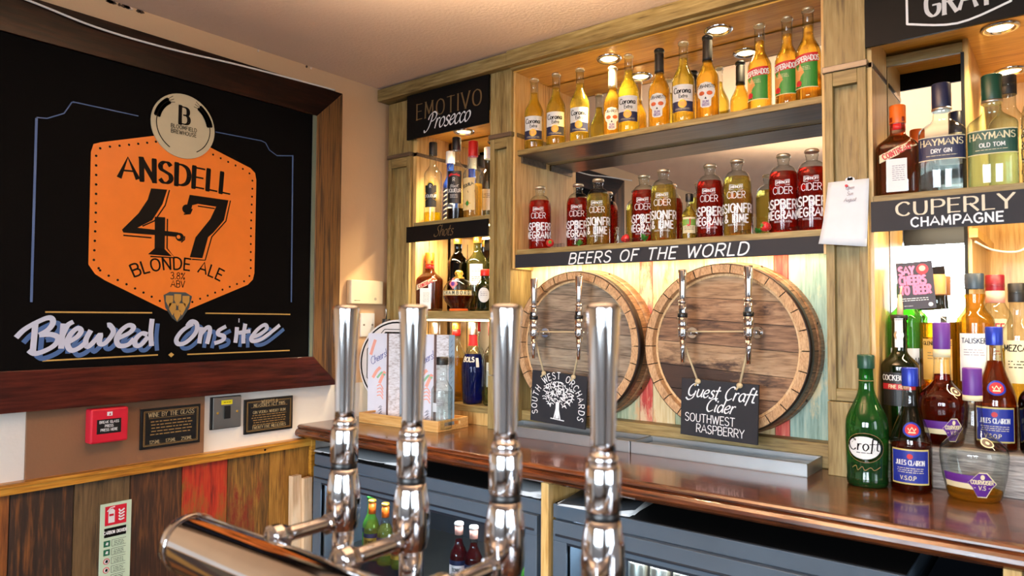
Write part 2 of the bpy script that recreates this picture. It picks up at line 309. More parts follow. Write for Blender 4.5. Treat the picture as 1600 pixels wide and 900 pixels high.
# ------------------------------------------------------------------ brush lettering
GL = {}
def _g(t):
    for ln in t.strip().split('\n'):
        ch, rest = ln[0], ln[2:]; w_, st = rest.split(';'); ss = []
        for q in st.split('|'):
            if not q: continue
            sm = q[0] == '~'; pts = [tuple(float(a)/100 for a in p.split(',')) for p in q.lstrip('~').split()]; ss.append((sm, pts))
        GL[ch] = (float(w_)/100, ss)
_g("""A 64;0,0 32,100 64,0|13,36 51,36
B 56;4,0 4,100|~4,100 34,100 50,88 50,62 34,53 4,53|~4,53 38,53 55,40 55,14 38,0 4,0
C 60;~58,82 48,97 28,100 6,78 2,50 8,20 30,0 48,4 58,18
D 60;4,0 4,100|~4,100 30,100 52,84 60,50 52,16 30,0 4,0
E 48;4,100 4,0|4,100 48,100|4,0 48,0|4,52 42,52
F 46;4,100 4,0|4,100 46,100|4,52 40,52
G 62;~58,82 46,98 28,100 6,78 2,50 8,20 30,0 50,6 60,22 60,46|60,46 36,46
H 58;4,0 4,100|54,0 54,100|4,52 54,52
I 10;5,0 5,100
J 40;~36,100 36,24 24,0 8,2 0,18
K 56;4,0 4,100|52,100 4,42|20,60 56,0
L 46;4,100 4,0|4,0 46,0
M 72;4,0 8,100|8,100 36,24|36,24 64,100|64,100 68,0
N 60;4,0 4,100|4,100 56,0|56,0 56,100
O 66;~33,100 10,86 2,50 10,14 33,0 56,14 64,50 56,86 33,100
P 52;4,0 4,100|~4,100 36,100 52,86 52,62 36,48 4,48
Q 66;~33,100 10,86 2,50 10,14 33,0 56,14 64,50 56,86 33,100|44,20 66,-8
R 56;4,0 4,100|~4,100 36,100 52,86 52,62 36,48 4,48|26,48 56,0
S 52;~48,84 36,99 18,99 5,84 8,64 28,52 46,40 50,18 36,1 16,0 2,16
T 56;28,0 28,100|0,100 56,100
U 58;~4,100 4,30 14,4 29,0 44,4 54,30 54,100
V 60;0,100 30,0|30,0 60,100
W 84;0,100 22,0|22,0 42,90|42,90 62,0|62,0 84,100
X 56;0,0 56,100|0,100 56,0
Y 58;0,100 29,48|58,100 29,48|29,48 29,0
Z 54;2,100 52,100|52,100 0,0|0,0 54,0
0 56;~28,100 8,84 2,50 8,16 28,0 48,16 54,50 48,84 28,100
1 30;8,80 20,100|20,100 20,0
2 50;~4,80 14,98 36,98 46,80 40,58 4,0|4,0 50,0
3 50;~4,86 18,100 38,98 46,80 38,58 22,52|~22,52 42,46 50,26 40,4 18,0 2,14
4 54;40,0 40,100|40,100 0,30|0,30 54,30
5 50;44,100 8,100|8,100 6,56|~6,56 24,64 44,54 50,30 40,6 20,0 2,12
7 50;0,100 50,100|50,100 18,0
8 52;~26,54 8,66 8,88 26,100 44,88 44,66 26,54 4,38 4,14 26,0 48,14 48,38 26,54
9 50;~46,70 38,50 14,50 4,70 14,96 36,98 46,76 44,30 20,0
. 12;5,0 7,8
! 10;5,30 5,100|5,0 6,8
' 10;5,80 7,100
- 36;4,46 32,46
% 60;0,0 58,100|~12,98 4,84 12,70 22,84 12,98|~46,30 38,15 46,0 56,15 46,30
& 62;~60,4 20,62 16,86 30,100 42,86 36,66 8,36 6,12 24,0 44,8 58,40
: 12;5,8 7,16|5,50 7,58
  34;
a 46;~40,46 28,60 10,52 2,26 12,3 26,4 40,30|~42,60 38,16 48,2
b 44;~10,100 4,40 6,6|~6,30 20,58 38,54 42,28 28,2 6,6
c 38;~36,50 24,60 8,48 2,24 12,2 26,2 38,16
d 48;~38,46 26,60 10,52 2,26 12,3 26,6 38,34|~46,104 40,40 44,2
e 40;~4,28 30,36 36,52 24,60 8,46 2,22 14,2 30,6 40,20
f 34;~38,96 28,106 20,90 14,20 8,-24|0,56 32,60
g 46;~40,46 28,60 10,52 2,26 12,3 26,6 40,34|~44,60 38,-10 22,-32 2,-22
h 46;~12,104 6,50 4,0|~6,30 22,58 36,54 36,20 44,2
i 18;~10,58 6,16 14,2|12,78 13,84
l 18;~16,104 6,40 8,6 18,4
m 70;~8,58 4,0|~6,34 20,58 32,52 30,0|~31,34 46,58 58,52 56,14 66,2
n 46;~8,58 4,0|~6,32 22,58 36,52 34,14 44,2
o 42;~22,60 6,48 2,24 12,2 26,4 40,26 36,50 22,60
p 46;~10,60 4,-36|~8,36 22,60 38,52 38,22 22,0 8,8
q 44;~40,46 28,60 10,52 2,26 12,3 26,6 40,34|42,60 36,-36
r 34;~8,60 4,0|~6,30 18,56 34,56
s 38;~34,52 20,60 10,48 16,36 32,24 30,6 14,0 2,8
t 30;~18,92 10,30 12,4 28,4|0,58 30,62
u 46;~6,60 4,20 14,2 30,10 40,40|~42,60 38,16 48,2
v 40;~2,58 14,2 20,2 38,58
w 62;~2,58 12,2 20,6 32,50|~32,50 38,2 48,6 62,58
x 42;2,58 38,0|40,58 2,0
y 44;~4,60 8,20 22,6 38,40|~42,60 34,0 20,-30 2,-26
z 40;4,58 38,58|38,58 2,2|2,2 40,2""")
# script capitals
GL['P$'] = (.62, [(True, [(.26, .92), (.2, .4), (.06, 0), (-.16, -.12), (-.22, .02)]), (True, [(-.04, .6), (.04, .86), (.34, 1.02), (.6, .86), (.52, .58), (.28, .46)])])
GL['S$'] = (.56, [(True, [(.62, .92), (.44, 1.02), (.22, .86), (.26, .62), (.44, .44), (.42, .16), (.2, 0), (-.06, .06), (-.1, .24)])])
GL['G$'] = (.66, [(True, [(.62, .84), (.48, 1.0), (.22, .92), (.04, .58), (.1, .18), (.34, .06), (.56, .3), (.58, .46)]), (True, [(.58, .46), (.5, -.06), (.2, -.26), (-.04, -.1)])])
GL['C$'] = (.56, [(True, [(.58, .84), (.46, 1.0), (.22, .92), (.04, .58), (.06, .2), (.26, .0), (.54, .16)])])
GL['O$'] = GL['O']; GL['B$'] = GL['B']
def letters(txt, size, wd=.1, slant=0, pen=None, serif=0, gap=.16, wsc=1.0):
    """quads in the text plane, origin at the left of the baseline; returns (quads, total width)"""
    out = []; x = 0; i = 0
    def strip(pts, w0):
        if len(pts) < 2: return
        n = len(pts); lft = []; rgt = []
        for j, p in enumerate(pts):
            a = pts[max(j-1, 0)]; b = pts[min(j+1, n-1)]; dx, dy = b[0]-a[0], b[1]-a[1]; l = math.hypot(dx, dy) or 1e-9; dx /= l; dy /= l
            ww = w0 if pen is None else w0*(pen[1]+(1-pen[1])*abs(math.sin(math.atan2(dy, dx)-pen[0])))
            lft.append((p[0]-dy*ww/2, p[1]+dx*ww/2)); rgt.append((p[0]+dy*ww/2, p[1]-dx*ww/2))
        for j in range(n-1): out.append([rgt[j], rgt[j+1], lft[j+1], lft[j]])
    while i < len(txt):
        ch = txt[i]
        if i+1 < len(txt) and txt[i+1] == '$': ch += '$'
        i += len(ch)
        gw, ss = GL.get(ch) or GL.get(ch.upper()) or GL[' ']
        for sm, pts in ss:
            P = spline(pts, 4) if sm else list(pts)
            P = [(x+(px*wsc+slant*py)*size, py*size) for px, py in P]
            if not sm:
                (ax, ay), (bx, by) = P[0], P[-1]; l = math.hypot(bx-ax, by-ay) or 1; e = wd*size*.28
                P = [(ax-(bx-ax)/l*e, ay-(by-ay)/l*e)]+P[1:-1]+[(bx+(bx-ax)/l*e, by+(by-ay)/l*e)]
                if len(P) == 2: P = [P[0], ((P[0][0]+P[1][0])/2, (P[0][1]+P[1][1])/2), P[1]]
            strip(P, wd*size)
            if serif and not sm and abs(pts[-1][1]-pts[0][1]) > .5:
                for q in (0, -1):
                    if pts[q][1] < .05 or pts[q][1] > .95:
                        sx, sy_ = P[q]; h = serif*size; t = wd*size*.3
                        out.append([(sx-h, sy_-t/2), (sx+h, sy_-t/2), (sx+h, sy_+t/2), (sx-h, sy_+t/2)])
        x += (gw*wsc+gap)*size
    return out, x-gap*size
def write(mb, txt, fn, u, v, size, mat, d=.0008, align='c', rot=0, arc=0, clip=9, **kw):
    """letter a line on a surface; arc = rise of a circular arc at mid-line"""
    q, wd_ = letters(txt, size, **kw); ox = {'c': -wd_/2, 'l': 0, 'r': -wd_}[align]; cr, sr = math.cos(rot), math.sin(rot)
    vs = []; fs = []
    for qi, quad in enumerate(q):
        if abs(quad[0][0]+ox) > clip: continue
        o = len(vs)
        for a, b in quad:
            a += ox
            if arc:
                R = (wd_/2)**2/(2*arc); th = a/R; rr = R+b; a, b = rr*math.sin(th), rr*math.cos(th)-R
            vs.append(fn(u+a*cr-b*sr, v+a*sr+b*cr, d+.00003*(qi % 9)))
        fs.append((o, o+1, o+2, o+3))
    mb.add(vs, fs, mat)
def stroke(mb, pts, fn, wd_, mat, d=.0008, smooth=False, pen=None):
    P = spline(pts, 5) if smooth else list(pts); n = len(P); vs = []
    for j, p in enumerate(P):
        a = P[max(j-1, 0)]; b = P[min(j+1, n-1)]; dx, dy = b[0]-a[0], b[1]-a[1]; l = math.hypot(dx, dy) or 1e-9; dx /= l; dy /= l
        ww = wd_ if pen is None else wd_*(pen[1]+(1-pen[1])*abs(math.sin(math.atan2(dy, dx)-pen[0])))
        dd = d+.0004*j/n; vs += [fn(p[0]-dy*ww/2, p[1]+dx*ww/2, dd), fn(p[0]+dy*ww/2, p[1]-dx*ww/2, dd)]
    mb.add(vs, [(2*j, 2*j+1, 2*j+3, 2*j+2) for j in range(n-1)], mat)
def small_print(mb, fn, u, v, wd_, lh, n, mat, d=.0008, th=.3):
    """rows of illegible small print as broken dashes"""
    for k in range(n):
        x = u-wd_/2*(1-.12*random.random()); y = v-k*lh; xe = -2*u+0
        end = u+wd_/2*(1-.12*random.random())
        while x < end:
            l = lh*random.uniform(.5, 2.2); mb.flat([(x, y), (min(x+l, end), y), (min(x+l, end), y+lh*th), (x, y+lh*th)], fn, d, mat); x += l+lh*.35

# ------------------------------------------------------------------ the room
XL, YP, YM, CZ, CTR = -2.174, 1.883, 2.086, .912, -.39
FZ = -EYE
def wall_x(x, s=1): return lambda u, v, d: (x+s*d, u, v)
def wall_y(y, s=-1): return lambda u, v, d: (u, y+s*d, v)
lw = MB()
lw.box(XL-.12, XL, -3.1, 2.9, -.26, CZ+.05, WALLP)
lw.box(XL-.12, XL, -3.1, 2.9, FZ, -.26, WALLW)
struct(lw.build('wall_left'))
rw = MB()
XR = 2.7
for y0, y1, z0, z1 in ((-3.1, 2.9, FZ, -.5), (-3.1, 2.9, .7, CZ+.05), (-3.1, -2.4, -.5, .7), (-1.2, -.7, -.5, .7), (.5, 2.9, -.5, .7)): rw.box(XR, XR+.12, y0, y1, z0, z1, WALLPINK)
struct(rw.build('wall_right'))
bw = MB(); YR = -3.1
for x0, x1, z0, z1 in ((-2.3, 2.8, FZ, -.5), (-2.3, 2.8, .72, CZ+.05), (-2.3, -1.45, -.5, .72), (-.2, .15, -.5, .72), (1.4, 2.8, -.5, .72)): bw.box(x0, x1, YR-.12, YR, z0, z1, WALLPINK)
struct(bw.build('wall_rear'))
struct(MB().box(-2.3, 2.82, 2.78, 2.9, FZ, CZ+.05, WALLP).build('wall_bar'))
struct(MB().box(-2.3, 2.82, -3.22, 2.9, CZ, CZ+.1, CEIL).build('ceiling'))
struct(MB().box(-2.3, 2.82, -3.22, 2.9, FZ-.06, FZ, FLOORM).build('floor'))
PANE = glass('window_pane')
def window(n, fn, u0, u1, z0, z1):
    f = MB(); t = .05
    for a, b, c, e in ((u0, u1, z0, z0+t), (u0, u1, z1-t, z1), (u0, u0+t, z0+t, z1-t), (u1-t, u1, z0+t, z1-t), ((u0+u1)/2-.02, (u0+u1)/2+.02, z0+t, z1-t), (u0+t, u1-t, .3, .335)):
        f.prism([(a, c), (b, c), (b, e), (a, e)], fn, -.03, .03, WHITE)
    o = struct(f.build('window_%d' % n))
    p = MB(); p.flat([(u0+t, z0+t), (u1-t, z0+t), (u1-t, z1-t), (u0+t, z1-t)], fn, -.02, PANE); p.build('pane', o)
for n, (a, b) in enumerate(((-1.45, -.2), (.15, 1.4))): window(n+1, wall_y(YR-.06, 1), a, b, -.5, .72)
for n, (a, b) in enumerate(((-2.4, -1.2), (-.7, .5))): window(n+3, wall_x(XR+.06, -1), a, b, -.5, .7)
for lx, ly, lz, lp in UPLIGHTS:  # added out of view, only to throw warm light on the ceiling
    o = thing('added_uplighter', 'unseen bowl uplighter added to brighten the ceiling over the %s' % ('front bar' if lx < 0 else 'room beyond the front bar'), 'ceiling light', (lx, ly, lz))
    MB().lathe([(.001, -.07), (.05, -.062), (.09, -.03), (.105, .0), (.1, .0), (.086, -.027), (.048, -.056), (.001, -.064)], plain('uplighter_bowl', (220, 205, 180), .6), 32).build('bowl', o); MB().ball((0, 0, -.03), .014, glow('bulb_glow', (255, 200, 130), 30), 12).build('bulb', o)
    MB().tube([(0, 0, -.06), (0, 0, CZ-lz)], .004, BLACK, 8).build('rod', o)
    l = bpy.data.lights.new('added_uplight', 'SPOT'); l.spot_size = 2.85; l.spot_blend = .35; l.energy = lp; l.color = (1, .71, .42); l.shadow_soft_size = .03
    q = bpy.data.objects.new('added_uplight', l); COL.objects.link(q); q.parent = o; q.location = (.02, 0, .004); q.rotation_euler = (PI, 0, 0)
# flaking plaster edge between left wall and ceiling
fl = MB(); FLK = plain('flaked_plaster', (86, 66, 54), .9)
for k in range(16):
    y = random.uniform(.84, .99) if k < 13 else random.uniform(1.2, 1.8); l = random.uniform(.003, .014) if k < 13 else .004
    fl.prism([(y-l, .905), (y, .902), (y+l, .906), (y+l*.4, .911), (y-l*.5, .911)], wall_x(XL), .0, .003, random.choice((FLK, FLK, plain('chipped_white', (225, 205, 190), .9))))
struct(fl.build('trim_3'))
# dado: boarded panelling below a batten
dd = MB(); ys = [-1.5, -1.3, -1.12, -.95, -.76, -.6, -.42, -.25, -.1, .06, .22, .38, .52, .635, .785, .932, 1.085, 1.235, 1.387, 1.545]
order = [1, 3, 2, 6, 0, 3, 5, 1, 2, 3, 6, 1, 0, 0, 1, 2, 3, 4, 5, 6]
for i in range(len(ys)-1):
    dd.box(XL, XL+.018, ys[i]+.0012, ys[i+1]-.0012, FZ, -.452, W_PL[order[i+1]])
dd.box(XL, XL+.012, ys[0], ys[-1], FZ, -.46, DARKIN)
struct(dd.build('wall_left_panelling'))
bt = MB().box(XL, XL+.032, -1.5, 1.548, -.466, -.438, BATTEN)
bt.box(XL+.026, XL+.036, -1.5, 1.548, -.447, -.438, BATTEN)
bt.box(XL, XL+.034, 1.545, 1.562, FZ, -.438, BATTEN)
bt.lathe([(.004, 0), (.004, .0015), (0, .0016)], INK, 10, (XL+.032, 1.36, -.455), 'x')
struct(bt.build('trim_1', bevel=.002))

# ------------------------------------------------------------------ bar back unit
bar = thing('back_bar', 'olive distressed wooden back bar with pillars, mirrors and lit shelves against the rear wall', 'bar shelving', (0, 0, 0))
def pillar(x0, x1, ztop, y=YP, cap=.636, plinth=-.205, name='pillar'):
    m = MB()
    m.box(x0, x1, y+.019, 2.10, CTR, ztop, PAINTW)                       # core
    m.box(x0, x1, y, y+.02, cap+.002, ztop, PAINTW)                      # upper block
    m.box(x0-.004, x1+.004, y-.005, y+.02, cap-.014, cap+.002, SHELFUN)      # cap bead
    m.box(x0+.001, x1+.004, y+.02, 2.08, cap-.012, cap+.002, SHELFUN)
    w_ = .02
    m.box(x0, x0+w_, y, y+.02, plinth, cap-.014, PAINTW); m.box(x1-w_, x1, y, y+.02, plinth, cap-.014, PAINTW)
    m.box(x0+w_, x1-w_, y, y+.02, cap-.05, cap-.014, PAINTX); m.box(x0+w_, x1-w_, y, y+.02, plinth, plinth+.03, PAINTX)
    m.box(x0, x1, y-.003, y+.02, CTR, plinth-.002, PAINTW)                # plinth
    return m.build(name, bar, bevel=.0015)
pillar(-2.135, -2.009, .845); pillar(-1.601, -1.506, .86); pillar(-.485, -.388, .92); pillar(.5, .6, .92)
# cornice
MB().box(-2.171, -1.506, YP-.03, YP+.03, .858, .905, PAINTX).box(-1.506, -.44, YP-.03, YP+.0, .858, .91, PAINTX).box(-1.506, -.485, YP-.006, YP+.012, .85, .90, PAINTX).build('cornice', bar, bevel=.002)
# left bay
MB().box(-2.008, -1.602, YP-.0, 2.10, .71, .73, PINE).build('canopy', bar)
MB().box(-2.0085, -1.99, 1.9, 2.08, CTR, .71, PINEZ).box(-2.009, -1.989, 1.9, 2.08, .622, .636, SHELFUN).box(-1.991, -1.9885, 1.972, 1.974, CTR, .3, DARKIN).build('side_panel', bar)
MB().box(-1.98, -1.602, YM, YM+.006, -.3, .705, MIRROR).build('mirror', bar)
MB().box(-1.988, -1.602, 1.885, YM, .34, .358, PAINTX).build('shelf', bar, bevel=.0015)
MB().box(-1.988, -1.602, 1.9, YM, -.009, .018, PAINTX).build('shelf', bar, bevel=.0015)
MB().box(-1.988, -1.602, 1.91, YM, -.345, -.321, PAINTX).box(-1.988, -1.602, 1.918, 1.93, CTR, -.345, PINEZ).build('shelf', bar, bevel=.0015)
# middle bay
MB().box(-1.506, -.485, YP+.012, 2.10, .846, .862, PINE).build('canopy', bar)
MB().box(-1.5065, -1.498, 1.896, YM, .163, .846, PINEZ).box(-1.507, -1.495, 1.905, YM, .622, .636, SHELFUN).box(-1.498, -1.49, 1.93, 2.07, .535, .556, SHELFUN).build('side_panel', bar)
MB().box(-.494, -.4845, 1.896, YM, .163, .846, PINEZ).build('side_panel', bar)
MB().box(-1.506, -.485, YM, YM+.006, .2, .842, MIRROR).build('mirror', bar)
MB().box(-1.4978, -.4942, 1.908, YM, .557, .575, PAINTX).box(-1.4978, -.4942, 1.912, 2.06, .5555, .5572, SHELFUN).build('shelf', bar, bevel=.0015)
MB().box(-1.4978, -.4942, 1.908, YM, .211, .229, PAINTX).box(-1.4978, -.4942, 1.914, YM, .2, .211, PINE).build('shelf', bar, bevel=.0015)
bb = MB(); xs = [(-1.506, -1.43, P_CREAM), (-1.43, -1.29, P_CREAM), (-1.29, -1.17, P_CREAM2), (-1.17, -1.075, P_GREEN), (-1.075, -1.03, P_RED), (-1.03, -.955, P_CREAM2), (-.955, -.86, P_GREEN), (-.86, -.76, P_CREAM), (-.76, -.655, P_CREAM2), (-.655, -.615, P_RED), (-.615, -.485, P_TEAL)]
for a, b, m_ in xs: bb.box(a+.0008, b-.0008, 2.003, 2.02, CTR, .205, m_)
bb.box(-1.506, -.485, 2.019, 2.03, CTR, .205, DARKIN); bb.build('back_boards', bar)
MB().box(-1.506, -.485, 1.95, 2.003, CTR, -.325, PAINTX).build('plinth_rail', bar, bevel=.003)
# right bay
MB().box(-.388, .5, YP, 2.62, .71, .73, PINE).build('canopy', bar)
MB().box(-.3885, -.378, 1.9, 2.08, CTR, .71, PINEZ).box(-.389, -.376, 1.9, 2.07, .622, .634, SHELFUN).build('side_panel', bar)
MB().box(-.378, -.206, YM, YM+.006, -.3, .675, MIRROR).box(-.388, -.206, YM-.006, YM+.004, .675, .70, PAINTX).box(-.21, -.203, YM-.003, YM+.006, -.3, .675, DARKIN).build('mirror', bar)
MB().box(-.206, -.194, YM+.006, 2.6, CTR, .71, PINEZ).box(-.196, -.178, 2.05, 2.5, .2, .222, PINE).build('side_panel', bar)
nb = MB()
for k in range(6): nb.box(-.2+k*.12+.001, -.2+(k+1)*.12-.001, 2.585, 2.6, CTR, .71, PINEZ)
nb.box(-.2, .52, 2.598, 2.61, CTR, .71, DARKIN); nb.build('back_boards', bar)
MB().box(-.377, .5, 1.885, 2.08, .28, .298, PAINTX).build('shelf', bar, bevel=.0015)
cb = MB(); cb.tube(spline([(-.185, 2.06, .19), (-.15, 2.1, .17), (-.1, 2.14, .168), (-.06, 2.16, .2), (.0, 2.2, .19), (.1, 2.3, .18)], 6), .0028, CREAMP); tag(cb.build('cable'), 'thin cream cable looping under the champagne shelf in the lit right bay', 'cable')
# lamps: bright strips behind the shelf fronts
def lamp_strip(x0, x1, y, z, power, label, col=WARM2):
    o = thing('light_strip', label, 'light', ((x0+x1)/2, y, z))
    MB().box(x0-(x0+x1)/2, x1-(x0+x1)/2, -.006, .006, -.006, -.001, glow('warm_led', (255, 214, 150), 14)).box(x0-(x0+x1)/2-.004, x1-(x0+x1)/2+.004, -.008, .008, -.0012, .003, WHITE).build('diffuser', o)
    a = area('strip_lamp', (0, 0, -.008), (0, 0, 0), x1-x0, .012, power, col); a.parent = o
lamp_strip(-1.47, -.52, 1.945,   .196, 3.2, 'warm light strip under the long shelf above the barrels')
lamp_strip(-1.96, -1.63, 1.93, .332, 5, 'warm light strip tucked behind the narrow shots sign')
lamp_strip(-1.96, -1.63, 1.93, -.013, 1.2, 'warm light strip under the shelf holding the round decanter')
lamp_strip(-.34, .45, 1.93, .272, 7, 'warm light strip behind the champagne sign')
def downlight(x, y, z, power, label):
    o = thing('downlight', label, 'ceiling light', (x, y, z), 0, 'recessed spotlights in the bar canopy')
    MB().lathe([(.027, -.001), (.031, -.006), (.037, -.007), (.041, -.004), (.0415, 0)], CHROME, 32, cap0=False, cap1=False).build('ring', o)
    MB().lathe([(.0268, -.0012), (.0268, 0)], glow('lamp_face', (255, 226, 178), 16), 24).build('lamp', o)
    l = bpy.data.lights.new('spot_lamp', 'SPOT'); l.energy = power; l.color = WARM; l.spot_size = 1.9; l.spot_blend = .95; l.shadow_soft_size = .025
    q = bpy.data.objects.new('spot_lamp', l); COL.objects.link(q); q.location = (0, 0, -.012); q.parent = o
downlight(-1.173, 1.978,   .846, 85, 'lit chrome spotlight in the canopy above the clear long-necked beer bottles')
downlight(-.80, 1.973, .846, 8, 'dim chrome spotlight in the canopy near the red and green labelled beers')
downlight(-1.82, 1.985, .71, 52, 'lit chrome spotlight behind the prosecco sign')
downlight(-.125, 2.06, .71, 24, 'lit chrome spotlight behind the big grey lettered sign, nearer one')
downlight(-.127, 2.44, .71, 24, 'lit spotlight deep in the right bay above the green capped gin')
for x in (.2,): downlight(x, 2.06, .71, 12, 'lit spotlight at the far end of the right bay')

# ------------------------------------------------------------------ signs on the shelves
def sign(name, label, x0, x1, z0, z1, y, mat, th=.008):
    m = MB().box(x0, x1, y, y+th, z0, z1, mat); return m, wall_y(y)
m, fn = sign('p', '', -2.02, -1.603, .683, .856, 1.874, SIGNBLK)
write(m, 'EMOTIVO', fn, -1.80, .754, .058, plain('dull_gold_paint', (104, 82, 48), .6), rot=.0, wd=.12, pen=(0, .4), serif=.09, wsc=1.1, gap=.26)
write(m, 'P$rosecco', fn, -1.80, .705, .062, CHALK, d=.0014, wd=.11, slant=.3, pen=(.6, .35), gap=.02)
tag(m.build('blackboard_sign'), 'black sign with dim gold capitals above white script Prosecco', 'sign')
m, fn = sign('s', '', -2.015, -1.603, .282, .342, 1.874, SIGNBLK)
write(m, 'S$hots', fn, -1.815, .296, .04, plain('dull_gold_paint', (104, 82, 48), .6), wd=.1, slant=.3, pen=(.6, .35), gap=.05)
tag(m.build('blackboard_sign'), 'narrow black shelf sign reading Shots in brown script', 'sign')
m, fn = sign('b', '', -1.4975, -.4945, .166, .211, 1.9, SLATE)
write(m, 'BEERS OF THE WORLD', fn, -.985, .1715, .0335, CHALK, wd=.14, slant=.25, gap=.27, wsc=1.36, rot=.003)
tag(m.build('blackboard_sign'), 'long black strip sign reading BEERS OF THE WORLD', 'sign')
m, fn = sign('g', '', -.386, .5, .663, .93, 1.87, SIGNBLK)
write(m, 'GRAY', fn, -.19, .7035, .056, plain('sign_silver', (205, 205, 205), .6), wd=.16, pen=(0, .45), serif=.09, wsc=.8, gap=.14)
stroke(m, [(-.294, .93), (-.294, .697)], fn, .005, CHALK); stroke(m, [(-.295, .698), (-.193, .674), (-.092, .698)], fn, .005, CHALK, smooth=True); stroke(m, [(-.093, .697), (-.093, .93)], fn, .005, CHALK)
tag(m.build('blackboard_sign'), 'large black sign lettered GRAY inside a white shield outline', 'sign')
m, fn = sign('c', '', -.379, .5, .209, .282, 1.874, SLATE)
write(m, 'CUPERLY', fn, -.21, .2435, .031, CREAMP, wd=.19, pen=(0, .4), serif=.08, wsc=1.5, gap=.28)
write(m, 'CHAMPAGNE', fn, -.2045, .2155, .0205, CHALK, wd=.19, gap=.24, wsc=1.25)
tag(m.build('blackboard_sign'), 'dark shelf sign reading CUPERLY CHAMPAGNE in cream and white', 'sign')
# paper pinned to the pillar
m = MB(); fn = wall_y(1.868)
us = [i/8 for i in range(9)]; vs_ = [i/8 for i in range(9)]
def ppt(u, v):
    x = -.492+u*.104+v*.016*(1-u)-(1-u)*(1-v)**3*.004+(u*v)*.006; z = .186+v*.155-u*.012*(1-v)
    return (x, 1.874-.018*(1-v)**2*(.4+.6*(1-u))-.001*math.sin(u*5), z)
m.add([ppt(u, v) for v in vs_ for u in us], [(j*9+i, j*9+i+1, (j+1)*9+i+1, (j+1)*9+i) for j in range(8) for i in range(8)], PAPER, True)
pf = lambda u, v, d: (u, 1.872-.018*(1-(v-.186)/.155)**2*.8-d, v)
for t, z in (('Open', .318), ('Sun', .303), ('August', .288)): write(m, t, pf, -.425, z, .009, GREYINK, d=.002, wd=.1, slant=.3, gap=.06)
m.prism(circle(-.432, .327, .003, 8), wall_y(1.872), 0, .006, LABELR)
for k in range(3): m.prism(circle(-.425+.005*k-.005, .342+.002*(k % 2), .006, 10), wall_y(1.875), 0, .0008, PAPER)
so = m.build('note_paper'); sm_ = so.modifiers.new('sheet', 'SOLIDIFY'); sm_.thickness = .0004
tag(so, 'white handwritten note pinned to the pillar', 'note')

# ------------------------------------------------------------------ chalkboard on the left wall
board = thing('chalkboard', 'large framed black pub chalkboard with orange ale badge and Brewed Onsite lettering', 'chalkboard', (XL, 1.03, -.26))
board.location = (0, 0, 0)
Y0, Y1, Z0, Z1, FWD = .385, 1.655, -.256, .834, .107
fr = MB()
o_ = [(Y0, Z0), (Y1, Z0), (Y1, Z1), (Y0, Z1)]; i_ = [(Y0+FWD, Z0+FWD), (Y1-FWD, Z0+FWD), (Y1-FWD, Z1-FWD), (Y0+FWD, Z1-FWD)]
for k, m_ in enumerate((FRAMEB, FRAMEV, FRAME, FRAMEV)):
    q = MB(); a, b, c, d = o_[k], o_[(k+1) % 4], i_[(k+1) % 4], i_[k]
    n = 3; f = wall_x(XL)
    v = [f(*a, 0), f(*b, 0), f(*b, .038), f(*a, .038), f(*c, .03), f(*d, .03), f(*c, .004), f(*d, .004)]
    q.add(v, [(0, 1, 2, 3), (3, 2, 4, 5), (5, 4, 6, 7), (0, 3, 5, 7), (1, 6, 4, 2), (0, 7, 6, 1)], m_)
    q.build(('frame_rail', 'frame_stile', 'frame_rail', 'frame_stile')[k], board, bevel=.0015)
pb = MB(); pf0 = wall_x(XL); pb.prism(i_, pf0, .002, .022, plain('chalkboard_paint', (8, 8, 9), .75, 0, 0, .03))
pb.prism([(Y1-FWD-.014, Z0+FWD), (Y1-FWD, Z0+FWD), (Y1-FWD, Z1-FWD), (Y1-FWD-.014, Z1-FWD)], pf0, .02, .027, plain('worn_green_bead', (96, 108, 96), .6))
pb.build('board_panel', board)
art = MB(); af = wall_x(XL+.022)
bad = [(.82, .112), (.845, .096), (1.02, .012), (1.052, .002), (1.084, .012), (1.29, .1), (1.308, .118), (1.313, .14), (1.313, .455), (1.308, .478), (1.29, .492), (1.09, .552), (1.052, .558), (1.015, .55), (.825, .487), (.806, .478), (.8, .455), (.802, .138)]
art.flat(bad, af, .0006, ORANGE)
n = len(bad); per = [bad[i] for i in range(n)]+[bad[0]]; cxy = (1.056, .29); acc = 0
for i in range(n):
    a, b = per[i], per[i+1]; l = math.hypot(b[0]-a[0], b[1]-a[1]); k = 0
    while acc < l:
        t = acc/l; y, z = a[0]+(b[0]-a[0])*t, a[1]+(b[1]-a[1])*t; dy, dz = cxy[0]-y, cxy[1]-z; q = math.hypot(dy, dz)
        art.flat(circle(y+dy/q*.016, z+dz/q*.018, .0036, 8), af, .001, INK); acc += .0285
    acc -= l
write(art, 'ANSDELL', af, 1.048, .4, .062, INK, d=.0012, wd=.24, pen=(0, .35), serif=.1, wsc=1.12, gap=.2, arc=.006)
art.flat([(.967, .376), (1.015, .379), (1.002, .333), (.973, .281), (.928, .252), (.888, .244), (.933, .297), (.958, .341)], af, .0012, INK)
art.flat([(.888, .244), (.928, .254), (1.05, .252), (1.064, .247), (1.05, .238), (.892, .236)], af, .0013, INK)
art.flat([(.98, .292), (1.011, .294), (1.012, .195), (.982, .194)], af, .0014, INK); art.flat([(.963, .178), (1.034, .177), (1.012, .197), (.982, .197)], af, .0014, INK)
art.flat(circle(1.057, .238, .013, 16), af, .0015, INK); art.flat(circle(1.053, .238, .006, 12), af, .0018, ORANGE)
art.flat([(1.085, .373), (1.214, .373), (1.2, .346), (1.112, .348), (1.09, .34)], af, .0012, INK)
art.flat([(1.214, .373), (1.2, .306), (1.165, .262), (1.148, .246), (1.131, .178), (1.09, .178), (1.107, .242), (1.154, .305), (1.172, .346)], af, .0013, INK)
